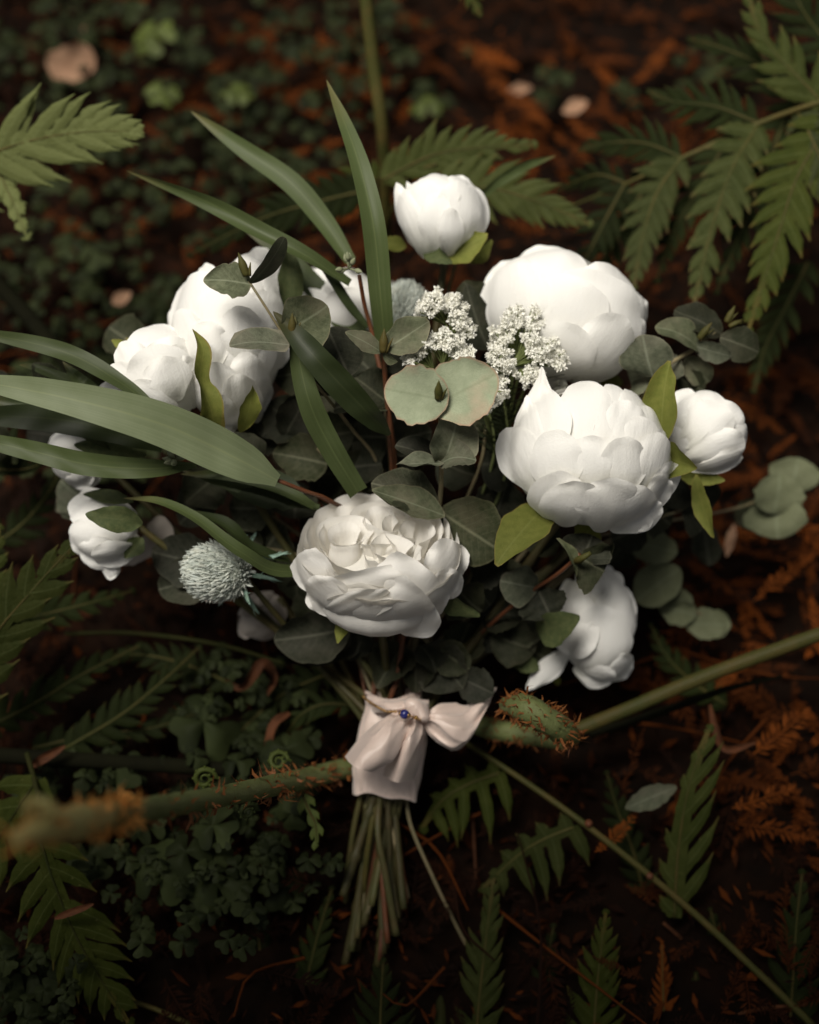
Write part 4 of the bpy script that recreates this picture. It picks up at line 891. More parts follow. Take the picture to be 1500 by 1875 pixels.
F = Flower(1095, 1142, -.085, 68, 104, -8)
build_flower('peony', 'white flower with a curled hanging petal, lowest at the right over the litter', F, [
    (1065, 1120, 1112, 1034, 84, -1), (1095, 1090, 1135, 1050, 46, 0), (1085, 1200, 1140, 1072, 96, 0), (1092, 1250, 1082, 1102, 124, 2, dict(lift=.004)), (1100, 1248, 1150, 1195, 60, 1), (1040, 1090, 1048, 1200, 80, 3, dict(lift=.003)),
    (1040, 1060, 1050, 1150, 66, 2), (1048, 1180, 968, 1266, 42, 4, dict(pt=.3)), (1050, 1225, 1120, 1240, 56, 1)],
    (.35, -.4, .8), fill=FILL, sepals=[(985, 1160, -.06, 1062, 1128, -.03, 56, 10, .15, 'sepal_dark'), (990, 1225, -.09, 920, 1200, -.09, 30, 0, .2, 'sepal_dark'), (1022, 1255, -.1, 1015, 1225, -.09, 12, 0, .2)], cat='peony', seed=8, ruf=.001, foot=P(1040, 1080, -.10))

F = Flower(194, 968, -.045, 64, 56, 14)
build_flower('rosebud', 'white rosebud facing left with a dark sepal across it and one hanging petal', F, [
    (215, 935, 148, 900, 40, -1), (250, 945, 128, 925, 76, 0), (255, 985, 132, 985, 90, 1), (250, 1010, 150, 1015, 64, 2), (205, 1020, 202, 1062, 34, 2, dict(pt=.2)), (260, 1000, 180, 1024, 50, 3)],
    (-.85, 0, .5), fill=((5, 75, 1.0, 44, 50, 10), (5, 100, .97, 38, 40, 40)), sepals=[(262, 958, -.01, 156, 942, .002, 44, 0, .15), (245, 920, -.03, 152, 905, -.035, 24, 20, .1), (262, 985, -.04, 228, 1022, -.035, 30, 0, .2)],
    cat='flower bud', seed=12, ruf=.0014, sepal_m='sepal_dark', foot=P(255, 965, -.05))

F = Flower(140, 838, -.065, 48, 50)
build_flower('rosebud', 'white rosebud at the left half hidden between two long leaves', F, [
    (160, 850, 98, 800, 70, 0), (170, 840, 150, 785, 60, -1), (150, 850, 165, 895, 60, 1), (130, 860, 178, 880, 40, 2), (165, 850, 110, 850, 60, 1)],
    (-.7, .4, .5), fill=((5, 80, 1.0, 44, 50, 10),), sepals=[(205, 825, -.03, 115, 790, -.02, 18, 50, .1), (270, 832, -.035, 135, 815, -.03, 44, 10, .12)], cat='flower bud', seed=13, ruf=.0014, sepal_m='sepal_dark', foot=P(190, 850, -.07))

F = Flower(620, 560, -.085, 84, 72, 25)
build_flower('peony', 'white peony mostly hidden behind the long leaves left of centre', F, [
    (620, 600, 570, 502, 90, 0), (640, 600, 645, 500, 90, 1), (660, 610, 700, 530, 80, 0), (650, 630, 640, 540, 110, 2), (600, 620, 560, 545, 80, 1)],
    (0, .7, .7), fill=FILL, cat='peony', seed=14, foot=P(640, 610, -.11), sepals=[(600, 640, -.1, 570, 600, -.09, 30, 0, .1)])

F = Flower(545, 520, -.10, 40, 46)
build_flower('peony_bud', 'white bud just showing behind the dark sepal right of the tall peony', F, [
    (545, 550, 532, 475, 56, 0), (552, 555, 556, 488, 50, 1), (540, 560, 520, 505, 40, 1)], (.1, .8, .6), fill=((5, 80, 1.0, 44, 50, 10),), cat='flower bud', seed=15, foot=P(550, 560, -.11))

# limp petals low in the bouquet
F = Flower(478, 1130, -.10, 44, 40)
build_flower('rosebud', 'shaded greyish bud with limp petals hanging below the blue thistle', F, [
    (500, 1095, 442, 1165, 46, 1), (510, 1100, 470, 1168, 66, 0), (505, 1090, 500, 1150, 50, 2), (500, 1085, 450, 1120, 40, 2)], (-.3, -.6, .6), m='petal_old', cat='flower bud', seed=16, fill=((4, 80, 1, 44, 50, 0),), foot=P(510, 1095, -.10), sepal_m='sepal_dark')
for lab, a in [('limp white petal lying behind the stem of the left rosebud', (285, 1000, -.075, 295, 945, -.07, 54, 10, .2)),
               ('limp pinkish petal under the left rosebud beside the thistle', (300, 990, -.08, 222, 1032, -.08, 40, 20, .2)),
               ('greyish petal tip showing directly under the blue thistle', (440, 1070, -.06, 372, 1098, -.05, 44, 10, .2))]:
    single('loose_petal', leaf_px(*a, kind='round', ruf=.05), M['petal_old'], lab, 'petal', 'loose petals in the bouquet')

# ------------------------------------------------------------------ long willow leaves
def sprig(name, label, stem, leaves, cat, group, sm='euc_stem', r=(.0012, .0010, .0007), extra=None, to_bind=True, short=False):
    """stem: points from tip to foot; each leaf: (geometry, material[, part name])"""
    pts = [wpt(p) for p in stem]
    t = thing(name, label, cat, pts[-1], group)
    if to_bind:
        k = STEM_N[0]; STEM_N[0] += 1
        pts = pts + [np.array(x) for x in stem_path(None, pts[-1], k)[1:(3 if short else 5)]]
    part('stem', tube(pts, list(r)[::-1] + ([r[0]] * 2 if to_bind else []), 50, 7), M[sm], t)
    for l in leaves: part(l[2] if len(l) > 2 else 'leaf', l[0], M[l[1]], t)
    for b in (extra or []): part(b[0], b[1], M[b[2]], t)
    return t
LL = 'long willow leaf sprays of the bouquet'
def seed_buds(c, n, seed, r=.0017, spread=.007):
    rn = np.random.default_rng(seed); out = []
    for i in range(n):
        d = nrm(rn.normal(size=3) * [1, .7, .5] + V * .6 + W * .5); e = np.array(c) + d * spread * rn.uniform(.6, 1.1)
        out.append(('bud_stalk', tube([c, e], [.0006, .0005], 4, 5), 'bud'))
        tip = tube([e - d * r, e, e + d * r * .9, e + d * r * 2.3], [r * .5, r, r * .75, .0001], 9, 8)
        out.append(('seed_bud', tip, 'bud'))
    return out
PR = [(0, .5), (.1, .8), (.3, .98), (.45, 1), (.65, .86), (.85, .5), (.96, .16), (1, .01)]
sprig('willow_spray', 'spray with the tallest upright leaf, left of the top bud', [(658, 505, -.015), (668, 560, -.03), (684, 620, -.04), (712, 760, -.045), (722, 860, -.06)], [
    (blade([(706, 640, -.03), (697, 540, -.012), (682, 400, .0), (648, 270, -.01), (598, 146, -.03)], 44, [-10, 0, 15, 10], fold=.10, prof=[(0, .75), (.2, .95), (.42, 1), (.65, .82), (.85, .5), (.96, .16), (1, .01)]), 'blade'),
    (blade([(642, 478, -.05), (590, 400, -.052), (530, 332, -.055), (445, 272, -.06), (349, 203, -.07)], 40, [10, 5, -10], fold=.12, prof=PR), 'blade'),
    (blade([(640, 520, -.03), (560, 468, -.02), (480, 425, -.02), (370, 365, -.03), (232, 312, -.05)], 32, [40, 20, -25, -40], fold=.2, prof=PR), 'blade'),
    (blade([(705, 680, -.065), (650, 610, -.062), (570, 520, -.06), (505, 455, -.062), (435, 410, -.07)], 44, [0, 10, 0], fold=.1, prof=PR), 'blade'),
    (blade([(672, 600, -.04), (640, 560, -.038), (600, 500, -.036), (570, 470, -.036)], 22, [40, 20], prof=PR), 'blade_dark'),
    ], 'leaf spray', LL, 'twig', (.0018, .0016, .0012), extra=seed_buds(P(640, 492, -.012), 7, 3))
sprig('willow_spray', 'spray with the broadest pale long leaf sweeping in from the left edge', [(505, 878, .008), (560, 900, -.005), (606, 918, -.02), (660, 970, -.06)], [
    (blade([(508, 880, .010), (430, 838, .024), (300, 778, .034), (150, 735, .036), (0, 705, .03), (-120, 690, .02)], 84, [0, -5, 5, 10], fold=.07, prof=[(0, .12), (.04, .55), (.12, .9), (.25, 1), (.45, .9), (.7, .62), (.9, .25), (1, .01)]), 'blade_pale'),
    (blade([(575, 928, -.02), (540, 908, -.018), (490, 885, -.02), (420, 870, -.025), (330, 868, -.03)], 26, [30, 10, 0], prof=PR), 'blade'),
    (leaf_px(556, 915, -.025, 380, 868, -.04, 70, 15, .12, .05, 'pointed'), 'blade_dark'),
    (blade([(285, 752, .02), (220, 700, .012), (120, 645, .005), (-10, 614, -.005), (-80, 608, -.01)], 34, [35, 15, 0, 0], fold=.12, prof=PR), 'blade'),
    ], 'leaf spray', LL, 'twig', (.0016, .0014, .0012))
sprig('willow_spray', 'spray of two dark and one mid green long leaves under the broad pale leaf', [(345, 845, -.01), (440, 850, -.02), (540, 890, -.04), (640, 960, -.07)], [
    (blade([(360, 852, -.008), (270, 858, .002), (160, 850, .008), (60, 826, .008), (-120, 785, .0)], 44, [10, 0, 5], fold=.12, prof=[(0, .1), (.06, .5), (.2, .85), (.4, 1), (.7, .8), (1, .3)]), 'blade'),
    (blade([(300, 815, -.02), (220, 790, -.012), (110, 768, -.01), (0, 762, -.012), (-100, 765, -.02)], 52, [-15, 0, 0], fold=.12, prof=PR), 'blade_dark'),
    (blade([(230, 770, -.03), (120, 750, -.028), (-40, 730, -.03)], 40, [0, 10], prof=PR), 'blade_dark'),
    (blade([(585, 930, -.03), (520, 915, -.028), (440, 895, -.03), (330, 860, -.035)], 22, [20, 0], prof=PR), 'blade'),
    ], 'leaf spray', LL, 'twig', (.0014, .0012, .001), extra=seed_buds(P(322, 843, 0.0), 8, 5, .0020, .0055))
sprig('willow_spray', 'small spray of pale leaf tips above the broad leaf at the left edge', [(190, 760, -.04), (300, 800, -.05), (450, 860, -.06), (600, 940, -.08)], [
    (blade([(200, 740, -.02), (170, 715, -.018), (140, 690, -.018), (115, 662, -.02)], 26, [0, 10], prof=PR), 'blade'),
    (blade([(180, 715, -.035), (110, 690, -.03), (60, 672, -.03), (35, 668, -.035)], 20, [20, 10], prof=PR), 'blade'),
    (blade([(100, 725, -.04), (60, 695, -.04), (28, 672, -.04)], 16, [0, 10], prof=PR), 'blade'),
    (leaf_px(95, 710, -.035, 60, 665, -.03, 50, 20, .2, .1, 'pointed'), 'euc_dark'),
    (leaf_px(10, 740, -.04, -30, 680, -.04, 60, 20, .2, .1, 'round'), 'euc_dark'),
    ], 'leaf spray', LL, 'twig', (.001, .001, .0008), short=True)
sprig('willow_spray', 'pair of dark strap leaves crossing in the middle of the bouquet', [(712, 790, -.01), (716, 830, -.03), (720, 900, -.05)], [
    (blade([(714, 796, -.008), (660, 742, .012), (590, 668, .022), (540, 612, .02), (500, 570, .012)], 54, [-20, -10, 0, 10], fold=.14, prof=[(0, .05), (.1, .6), (.3, .95), (.5, 1), (.75, .8), (.92, .35), (1, .02)]), 'blade_dark'),
    (blade([(656, 902, -.012), (612, 830, -.002), (572, 750, .008), (548, 660, .014), (534, 560, .014)], 46, [10, 0, -10], fold=.1, prof=[(0, .8), (.2, .9), (.45, 1), (.7, .82), (.9, .35), (1, .02)]), 'blade'),
    ], 'leaf spray', LL, 'twig', (.0016, .0016, .0014))
sprig('willow_spray', 'thin dark arching leaf over the blue thistle', [(560, 1035, -.03), (600, 1040, -.05), (660, 1060, -.08)], [
    (blade([(600, 1040, -.035), (510, 1046, -.012), (440, 1010, .006), (360, 950, .006), (290, 918, -.005), (225, 912, -.02)], 28, [25, 30, 40, 20], fold=.15, prof=PR), 'blade'),
    (blade([(530, 1030, -.03), (460, 1005, -.018), (400, 955, -.018), (320, 935, -.03)], 34, [60, 50, 60], fold=.2, prof=PR), 'blade_dark')], 'leaf spray', LL, 'stem', (.0012, .0012, .0008), short=True)
sprig('willow_spray', 'single narrow leaf pointing up right behind the top bud', [(875, 360, -.10), (830, 500, -.11), (800, 650, -.11)], [
    (blade([(872, 368, -.10), (910, 335, -.095), (960, 305, -.095), (1018, 285, -.10)], 20, [30, 10], prof=PR), 'blade')], 'leaf spray', LL, 'stem', (.0012, .0012, .0008), short=True)

# ------------------------------------------------------------------ eucalyptus
EU = 'round leaved eucalyptus sprigs of the bouquet'
def lf(bx, by, bw, tx, ty, tw, w, roll=0, cup=.12, bend=.06, m='euc', kind='round', **k):
    q = np.random.default_rng(int(bx * 13 + by * 7 + tx * 3 + ty))
    k.setdefault('ruf', q.uniform(.02, .075)); k.setdefault('wave', q.choice([0, 0, .03, .05]))
    return (leaf_px(bx, by, bw, tx, ty, tw, w * q.uniform(.92, 1.05), roll + q.normal(0, 9), cup * q.uniform(.5, 1.9), bend * q.uniform(.3, 2.2), kind, **k), m)
def tipbud(px, py, w, s=.0035, d=(0, 1, .4)):
    c = P(px, py, w); d = cam_dir(*d)
    return ('tip_bud', join([tube([c, c + d * s, c + d * s * 2.2], [s * .35, s * .42, .0002], 8, 7), tube([c + U * s * .2, c + d * s * 1.3 + U * s * .8], [s * .25, .0002], 5, 5)]), 'stalk')
sprig('eucalyptus_sprig', 'eucalyptus tip with two narrow grey leaves in front of the tall left peony', [(456, 515, .02), (485, 560, .018), (520, 615, .01), (560, 680, 0), (640, 780, -.04), (700, 880, -.06)], [
    lf(460, 520, .02, 372, 512, .024, 62, 10, .08, .05, kind='pointed'), lf(458, 518, .022, 520, 432, .03, 58, 62, .1, .05, kind='round'),
    lf(520, 612, .012, 600, 560, .012, 104, 15, .1, .05), lf(530, 632, .018, 420, 630, .025, 58, 40, .2, .05, kind='blunt'),
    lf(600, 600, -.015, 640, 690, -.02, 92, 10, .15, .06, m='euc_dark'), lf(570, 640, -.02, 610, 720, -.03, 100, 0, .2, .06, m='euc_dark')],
    'eucalyptus', EU, extra=[tipbud(452, 505, .024, .006, (-.35, 1, .3)), tipbud(535, 615, .016, .006, (.05, 1, .5))])
sprig('eucalyptus_sprig', 'eucalyptus sprig with the pale blushed heart-shaped leaf pair at the centre', [(803, 722, .028), (808, 790, .016), (808, 860, .004), (804, 930, -.02), (780, 1050, -.06)], [
    lf(822, 733, .032, 704, 712, .036, 108, 6, .10, .05, m='euc_rosy', ruf=.04), lf(788, 746, .024, 910, 684, .031, 120, -8, .10, .05, m='euc_rosy', ruf=.04),
    lf(808, 850, .006, 838, 752, .016, 104, 20, .25, .08, m='euc'), lf(812, 852, .012, 724, 852, .016, 40, 55, .15, .03, m='euc', kind='tear'), lf(806, 850, .010, 872, 842, .016, 60, -50, .25, .1, m='euc', kind='round'),
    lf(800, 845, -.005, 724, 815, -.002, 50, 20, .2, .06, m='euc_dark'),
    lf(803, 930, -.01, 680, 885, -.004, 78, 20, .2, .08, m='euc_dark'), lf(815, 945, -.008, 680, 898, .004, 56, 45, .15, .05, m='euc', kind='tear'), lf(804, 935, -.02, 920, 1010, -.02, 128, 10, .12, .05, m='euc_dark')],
    'eucalyptus', EU, r=(.0017, .0015, .0013), extra=[tipbud(803, 730, .034, .0058, (.0, .8, .8))])
sprig('eucalyptus_sprig', 'eucalyptus tip whose leaf pair stands by the foot of the tallest leaf', [(702, 640, .008), (706, 700, -.01), (716, 800, -.03), (722, 900, -.05)], [
    lf(700, 646, .008, 632, 608, .014, 34, 35, .12, .06, kind='tear'), lf(700, 646, .008, 728, 662, .012, 26, 40, .12, .06, kind='tear'), lf(706, 640, .008, 786, 588, .008, 66, 15, .12, .05, m='euc', kind='round'),
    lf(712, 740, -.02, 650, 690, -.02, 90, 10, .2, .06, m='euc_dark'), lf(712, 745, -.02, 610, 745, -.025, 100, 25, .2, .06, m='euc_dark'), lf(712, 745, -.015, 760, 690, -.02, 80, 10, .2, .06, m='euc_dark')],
    'eucalyptus', EU, sm='twig', r=(.0018, .0018, .0014), extra=[tipbud(702, 645, .010, .0062, (.05, 1, .4))])
sprig('eucalyptus_sprig', 'eucalyptus sprig with many grey green leaves at the upper right beside the largest peony', [(1312, 605, -.05), (1270, 640, -.05), (1215, 675, -.04), (1165, 740, -.05), (1090, 860, -.085), (900, 1080, -.1)], [
    lf(1196, 690, -.03, 1178, 612, -.025, 100, -15, .12, .06, kind='round'), lf(1200, 680, -.04, 1155, 700, -.055, 80, 20, .15, .06), lf(1180, 700, -.055, 1185, 765, -.06, 80, 0, .15, .06),
    lf(1282, 640, -.045, 1200, 598, -.04, 66, 35, .12, .06), lf(1240, 650, -.05, 1215, 690, -.055, 60, 10, .15, .06),
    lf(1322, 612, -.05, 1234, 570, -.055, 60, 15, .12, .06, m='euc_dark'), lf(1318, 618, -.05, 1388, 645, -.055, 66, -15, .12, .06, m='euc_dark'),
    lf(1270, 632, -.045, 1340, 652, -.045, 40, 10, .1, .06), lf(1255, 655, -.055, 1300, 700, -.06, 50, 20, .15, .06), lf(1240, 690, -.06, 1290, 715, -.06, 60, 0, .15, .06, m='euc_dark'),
    lf(1150, 650, -.07, 1180, 610, -.075, 60, 0, .15, .06)],
    'eucalyptus', EU, r=(.0015, .0014, .0012), extra=[tipbud(1280, 620, -.04, .0055, (.6, .8, .4)), tipbud(1330, 590, -.05, .005, (.5, 1, .2)), tipbud(1335, 598, -.05, .004, (1, .5, .2))])
sprig('eucalyptus_sprig', 'blurred sprig ending in two round pale leaves at the right edge', [(1440, 880, -.14), (1390, 915, -.135), (1330, 935, -.12), (1200, 960, -.10), (1100, 1000, -.1)], [
    lf(1420, 915, -.135, 1425, 985, -.13, 112, 0, .08, .05, m='euc_mid'), lf(1415, 940, -.13, 1430, 868, -.125, 104, 0, .08, .05, m='euc_mid'), lf(1450, 900, -.15, 1462, 838, -.15, 88, 0, .1, .05, m='euc_mid'),
    lf(1400, 925, -.14, 1350, 960, -.145, 66, 0, .1, .05, m='euc_dark')], 'eucalyptus', EU, r=(.0011, .0010, .0008))
sprig('eucalyptus_sprig', 'out of focus sprig of oval leaves below the round peony over the litter', [(1300, 1135, -.135), (1240, 1095, -.13), (1190, 1040, -.12), (1140, 980, -.11), (1060, 1000, -.10), (900, 1120, -.1)], [
    lf(1285, 1145, -.135, 1338, 1140, -.135, 54, 0, .1, .05, m='euc_mid'), lf(1255, 1140, -.135, 1330, 1145, -.135, 60, 0, .1, .05, m='euc_mid'), lf(1275, 1125, -.13, 1208, 1110, -.13, 58, 0, .1, .05, m='euc_mid'), lf(1215, 1080, -.125, 1268, 1105, -.125, 40, 0, .1, .05, m='euc_mid'),
    lf(1165, 1100, -.12, 1245, 1040, -.12, 86, 0, .1, .05, m='euc_mid'), lf(1150, 990, -.115, 1240, 1012, -.115, 66, 0, .1, .05, m='euc_mid'), lf(1150, 985, -.12, 1110, 1035, -.12, 70, 0, .15, .05, m='euc_dark'), lf(1290, 960, -.13, 1300, 1035, -.135, 60, 0, .1, .05, m='euc_dark')],
    'eucalyptus', EU, r=(.0011, .0010, .0008))
sprig('eucalyptus_sprig', 'shaded sprig on a red stem under the olive sepal of the round peony', [(1062, 1015, -.015), (1020, 1052, -.03), (960, 1092, -.05), (880, 1160, -.08)], [
    lf(1060, 1020, -.018, 1105, 1045, -.022, 98, 0, .15, .06, m='euc_dark'), lf(1065, 1030, -.02, 1085, 980, -.02, 100, 0, .15, .06, m='euc_dark'), lf(1055, 1062, -.015, 1020, 985, -.008, 36, 50, .2, .08, m='euc', kind='tear'),
    lf(985, 1075, -.045, 915, 1062, -.04, 80, 0, .2, .06, m='euc'), lf(985, 1080, -.045, 1010, 1130, -.045, 90, 0, .2, .06, m='euc_dark')], 'eucalyptus', EU, sm='twig', r=(.0014, .0013, .0012),
    extra=[('tip_bud', tube([P(1050, 1030, -.018), P(1066, 1022, -.006), P(1082, 1012, -.004)], [.0016, .0024, .0012], 10, 8), 'stalk')])
sprig('eucalyptus_sprig', 'dark sprig of round leaves behind the blue thistle at the left', [(300, 1040, -.06), (400, 1010, -.06), (520, 1010, -.065), (620, 1060, -.08)], [
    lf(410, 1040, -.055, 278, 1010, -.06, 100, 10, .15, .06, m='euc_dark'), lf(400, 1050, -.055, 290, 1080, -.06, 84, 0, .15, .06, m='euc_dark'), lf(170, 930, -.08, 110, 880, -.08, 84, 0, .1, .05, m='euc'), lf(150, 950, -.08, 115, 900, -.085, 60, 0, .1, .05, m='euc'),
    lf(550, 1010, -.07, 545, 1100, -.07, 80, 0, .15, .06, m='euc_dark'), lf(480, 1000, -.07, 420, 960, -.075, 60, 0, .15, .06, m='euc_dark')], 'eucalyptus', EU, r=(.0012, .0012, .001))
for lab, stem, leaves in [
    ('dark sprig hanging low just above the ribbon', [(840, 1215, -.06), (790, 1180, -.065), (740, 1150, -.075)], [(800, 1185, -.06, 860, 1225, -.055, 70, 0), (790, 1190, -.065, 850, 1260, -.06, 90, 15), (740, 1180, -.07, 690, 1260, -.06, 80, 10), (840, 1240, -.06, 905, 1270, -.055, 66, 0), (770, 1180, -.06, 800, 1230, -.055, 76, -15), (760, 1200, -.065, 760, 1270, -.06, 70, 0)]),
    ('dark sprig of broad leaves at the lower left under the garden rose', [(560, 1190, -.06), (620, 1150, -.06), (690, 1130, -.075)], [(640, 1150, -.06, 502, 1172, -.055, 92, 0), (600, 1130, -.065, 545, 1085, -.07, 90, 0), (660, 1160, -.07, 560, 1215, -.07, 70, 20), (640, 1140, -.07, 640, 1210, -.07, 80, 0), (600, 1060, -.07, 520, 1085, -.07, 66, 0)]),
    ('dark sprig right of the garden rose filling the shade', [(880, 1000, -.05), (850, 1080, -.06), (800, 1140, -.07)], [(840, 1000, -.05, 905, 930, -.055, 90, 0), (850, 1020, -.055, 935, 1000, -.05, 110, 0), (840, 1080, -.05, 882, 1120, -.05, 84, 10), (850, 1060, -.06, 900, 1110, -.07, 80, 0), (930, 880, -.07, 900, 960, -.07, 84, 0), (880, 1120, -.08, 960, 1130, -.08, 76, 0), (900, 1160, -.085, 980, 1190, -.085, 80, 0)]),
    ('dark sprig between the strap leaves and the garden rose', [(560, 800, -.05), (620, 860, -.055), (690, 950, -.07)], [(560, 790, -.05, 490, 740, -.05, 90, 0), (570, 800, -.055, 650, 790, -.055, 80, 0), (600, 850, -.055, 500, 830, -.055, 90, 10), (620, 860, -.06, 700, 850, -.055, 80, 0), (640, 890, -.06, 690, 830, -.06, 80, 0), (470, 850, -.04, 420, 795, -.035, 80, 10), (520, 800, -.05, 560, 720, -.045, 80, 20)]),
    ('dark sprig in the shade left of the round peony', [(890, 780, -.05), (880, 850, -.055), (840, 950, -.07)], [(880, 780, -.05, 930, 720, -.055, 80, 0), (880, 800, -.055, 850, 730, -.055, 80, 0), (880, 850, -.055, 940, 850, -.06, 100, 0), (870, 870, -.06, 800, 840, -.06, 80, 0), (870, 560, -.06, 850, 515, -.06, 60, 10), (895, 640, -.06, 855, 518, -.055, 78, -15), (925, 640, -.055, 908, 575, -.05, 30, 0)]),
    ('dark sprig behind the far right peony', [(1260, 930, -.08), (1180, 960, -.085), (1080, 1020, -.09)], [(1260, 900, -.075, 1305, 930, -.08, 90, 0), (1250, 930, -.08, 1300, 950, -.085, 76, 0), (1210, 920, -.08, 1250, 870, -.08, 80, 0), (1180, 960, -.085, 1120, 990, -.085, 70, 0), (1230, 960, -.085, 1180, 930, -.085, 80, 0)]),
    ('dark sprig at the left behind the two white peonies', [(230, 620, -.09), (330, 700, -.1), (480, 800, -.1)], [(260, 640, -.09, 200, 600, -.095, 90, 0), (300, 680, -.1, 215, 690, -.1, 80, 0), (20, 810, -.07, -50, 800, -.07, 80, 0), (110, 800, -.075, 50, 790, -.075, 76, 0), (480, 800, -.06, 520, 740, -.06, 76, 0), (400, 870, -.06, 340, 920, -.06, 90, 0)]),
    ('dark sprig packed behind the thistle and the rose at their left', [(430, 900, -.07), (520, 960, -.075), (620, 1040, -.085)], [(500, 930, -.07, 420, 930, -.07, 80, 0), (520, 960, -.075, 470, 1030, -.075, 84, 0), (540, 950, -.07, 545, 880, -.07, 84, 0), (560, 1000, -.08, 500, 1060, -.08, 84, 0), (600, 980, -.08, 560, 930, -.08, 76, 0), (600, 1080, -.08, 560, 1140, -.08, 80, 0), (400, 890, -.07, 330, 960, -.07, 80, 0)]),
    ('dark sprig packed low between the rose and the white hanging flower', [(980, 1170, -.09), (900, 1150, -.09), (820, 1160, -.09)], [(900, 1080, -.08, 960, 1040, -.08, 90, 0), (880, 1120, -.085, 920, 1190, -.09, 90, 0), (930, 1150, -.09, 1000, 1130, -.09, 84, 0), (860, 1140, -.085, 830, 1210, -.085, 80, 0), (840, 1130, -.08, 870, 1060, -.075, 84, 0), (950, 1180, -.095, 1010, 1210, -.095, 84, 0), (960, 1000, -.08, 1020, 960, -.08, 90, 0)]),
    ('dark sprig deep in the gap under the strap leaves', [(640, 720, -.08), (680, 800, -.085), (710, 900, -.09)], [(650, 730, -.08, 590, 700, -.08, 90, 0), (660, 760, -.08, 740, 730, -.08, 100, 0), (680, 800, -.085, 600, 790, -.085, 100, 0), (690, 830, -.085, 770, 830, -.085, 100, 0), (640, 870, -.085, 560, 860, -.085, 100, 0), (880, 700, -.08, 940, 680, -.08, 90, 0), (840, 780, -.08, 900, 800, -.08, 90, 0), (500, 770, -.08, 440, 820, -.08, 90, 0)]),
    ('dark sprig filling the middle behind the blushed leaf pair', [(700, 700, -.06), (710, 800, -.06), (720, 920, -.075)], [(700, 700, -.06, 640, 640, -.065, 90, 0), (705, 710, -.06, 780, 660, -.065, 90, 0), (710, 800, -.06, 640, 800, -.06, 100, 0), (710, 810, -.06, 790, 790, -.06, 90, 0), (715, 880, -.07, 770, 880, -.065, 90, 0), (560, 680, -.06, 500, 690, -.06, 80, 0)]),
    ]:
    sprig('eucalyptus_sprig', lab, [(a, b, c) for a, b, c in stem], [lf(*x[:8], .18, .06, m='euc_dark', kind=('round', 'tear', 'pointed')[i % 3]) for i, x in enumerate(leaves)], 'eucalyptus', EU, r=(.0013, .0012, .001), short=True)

# ------------------------------------------------------------------ lace florets
def floret_clump(rng, c, r, n, size=.0012, squash=(1, 1, 1)):
    vs, fs = [], []
    for i in range(n):
        d = nrm(rng.normal(size=3)); p = c + d * np.array(squash) * r * rng.uniform(.45, 1.0)
        for k in range(4):
            a = nrm(rng.normal(size=3) + d * .4); b = nrm(np.cross(a, rng.normal(size=3))); s = size * rng.uniform(.5, 1.0); o = len(vs)
            vs += [p, p + a * s * .6 + b * s * .38, p + a * s * 1.15, p + a * s * .6 - b * s * .38]; fs.append([o, o + 1, o + 2, o + 3])
    return np.array(vs), np.array(fs), None
def lace(lab, foot, heads, seed):
    rn = np.random.default_rng(seed); f0 = wpt(foot)
    t = thing('lace_flower', lab, 'lace flower', f0, 'white lace flower heads of the bouquet')
    for (px, py, w, R, n, ux, uy) in heads:
        c = P(px, py, w); d = cam_dir(ux, uy, .5); R *= .9; n = int(n * .72); r = R * PX(w); bas = c - d * r * 1.3
        part('flower_stalk', tube([f0, f0 * .4 + bas * .6 - W * .006, bas], [.0011, .0008], 14, 6), M['lace_stem'], t)
        rays, clumps = [], []
        for i in range(n):
            q = nrm(rn.normal(size=3)); q = q - d * min(0, q @ d) * 1.6; q = nrm(q + d * .25)
            e = c + q * r * rn.uniform(.35, 1.22) * np.array(1.0)
            rays.append(tube([bas, (bas + e) / 2 + d * r * .1, e], [.0005, .0003], 5, 4, cap=False))
            clumps.append(floret_clump(rn, e, r * .17, 11, .0022))
        part('ray', join(rays), M['lace_stem'], t, kind='stuff'); part('floret', join(clumps), M['lace'], t, kind='stuff', smooth=False)
lace('white lace flower cluster beside the dark toothed leaf under the top bud', (830, 760, -.05), [(796, 566, -.012, 34, 60, -.5, .6), (828, 572, -.014, 30, 46, 0, .8), (838, 606, -.01, 32, 46, .4, .3)], 1)
lace('white lace flower cluster above the blushed leaf pair', (840, 800, -.05), [(772, 648, -.002, 36, 70, -.5, .6), (812, 636, -.002, 32, 56, 0, .8), (842, 655, -.006, 30, 46, .3, .6)], 2)
lace('white lace flower cluster in front of the largest peony', (925, 800, -.05), [(955, 600, -.018, 44, 66, .2, 1), (925, 625, -.016, 32, 44, -.6, .6), (975, 646, -.012, 46, 76, .6, .4), (1010, 660, -.014, 30, 34, .8, .2), (965, 685, -.010, 26, 36, .2, -.2)], 3)
lace('white lace flower cluster peeping out right of the blushed leaf pair', (900, 800, -.05), [(908, 668, -.006, 34, 60, .5, .5), (905, 712, -.004, 26, 40, .6, .1), (893, 738, -.006, 18, 22, .3, -.2)], 4)
lace('small sparse lace flower tuft between the two big right peonies', (1010, 800, -.06), [(1026, 716, -.045, 18, 16, .2, .8)], 5)

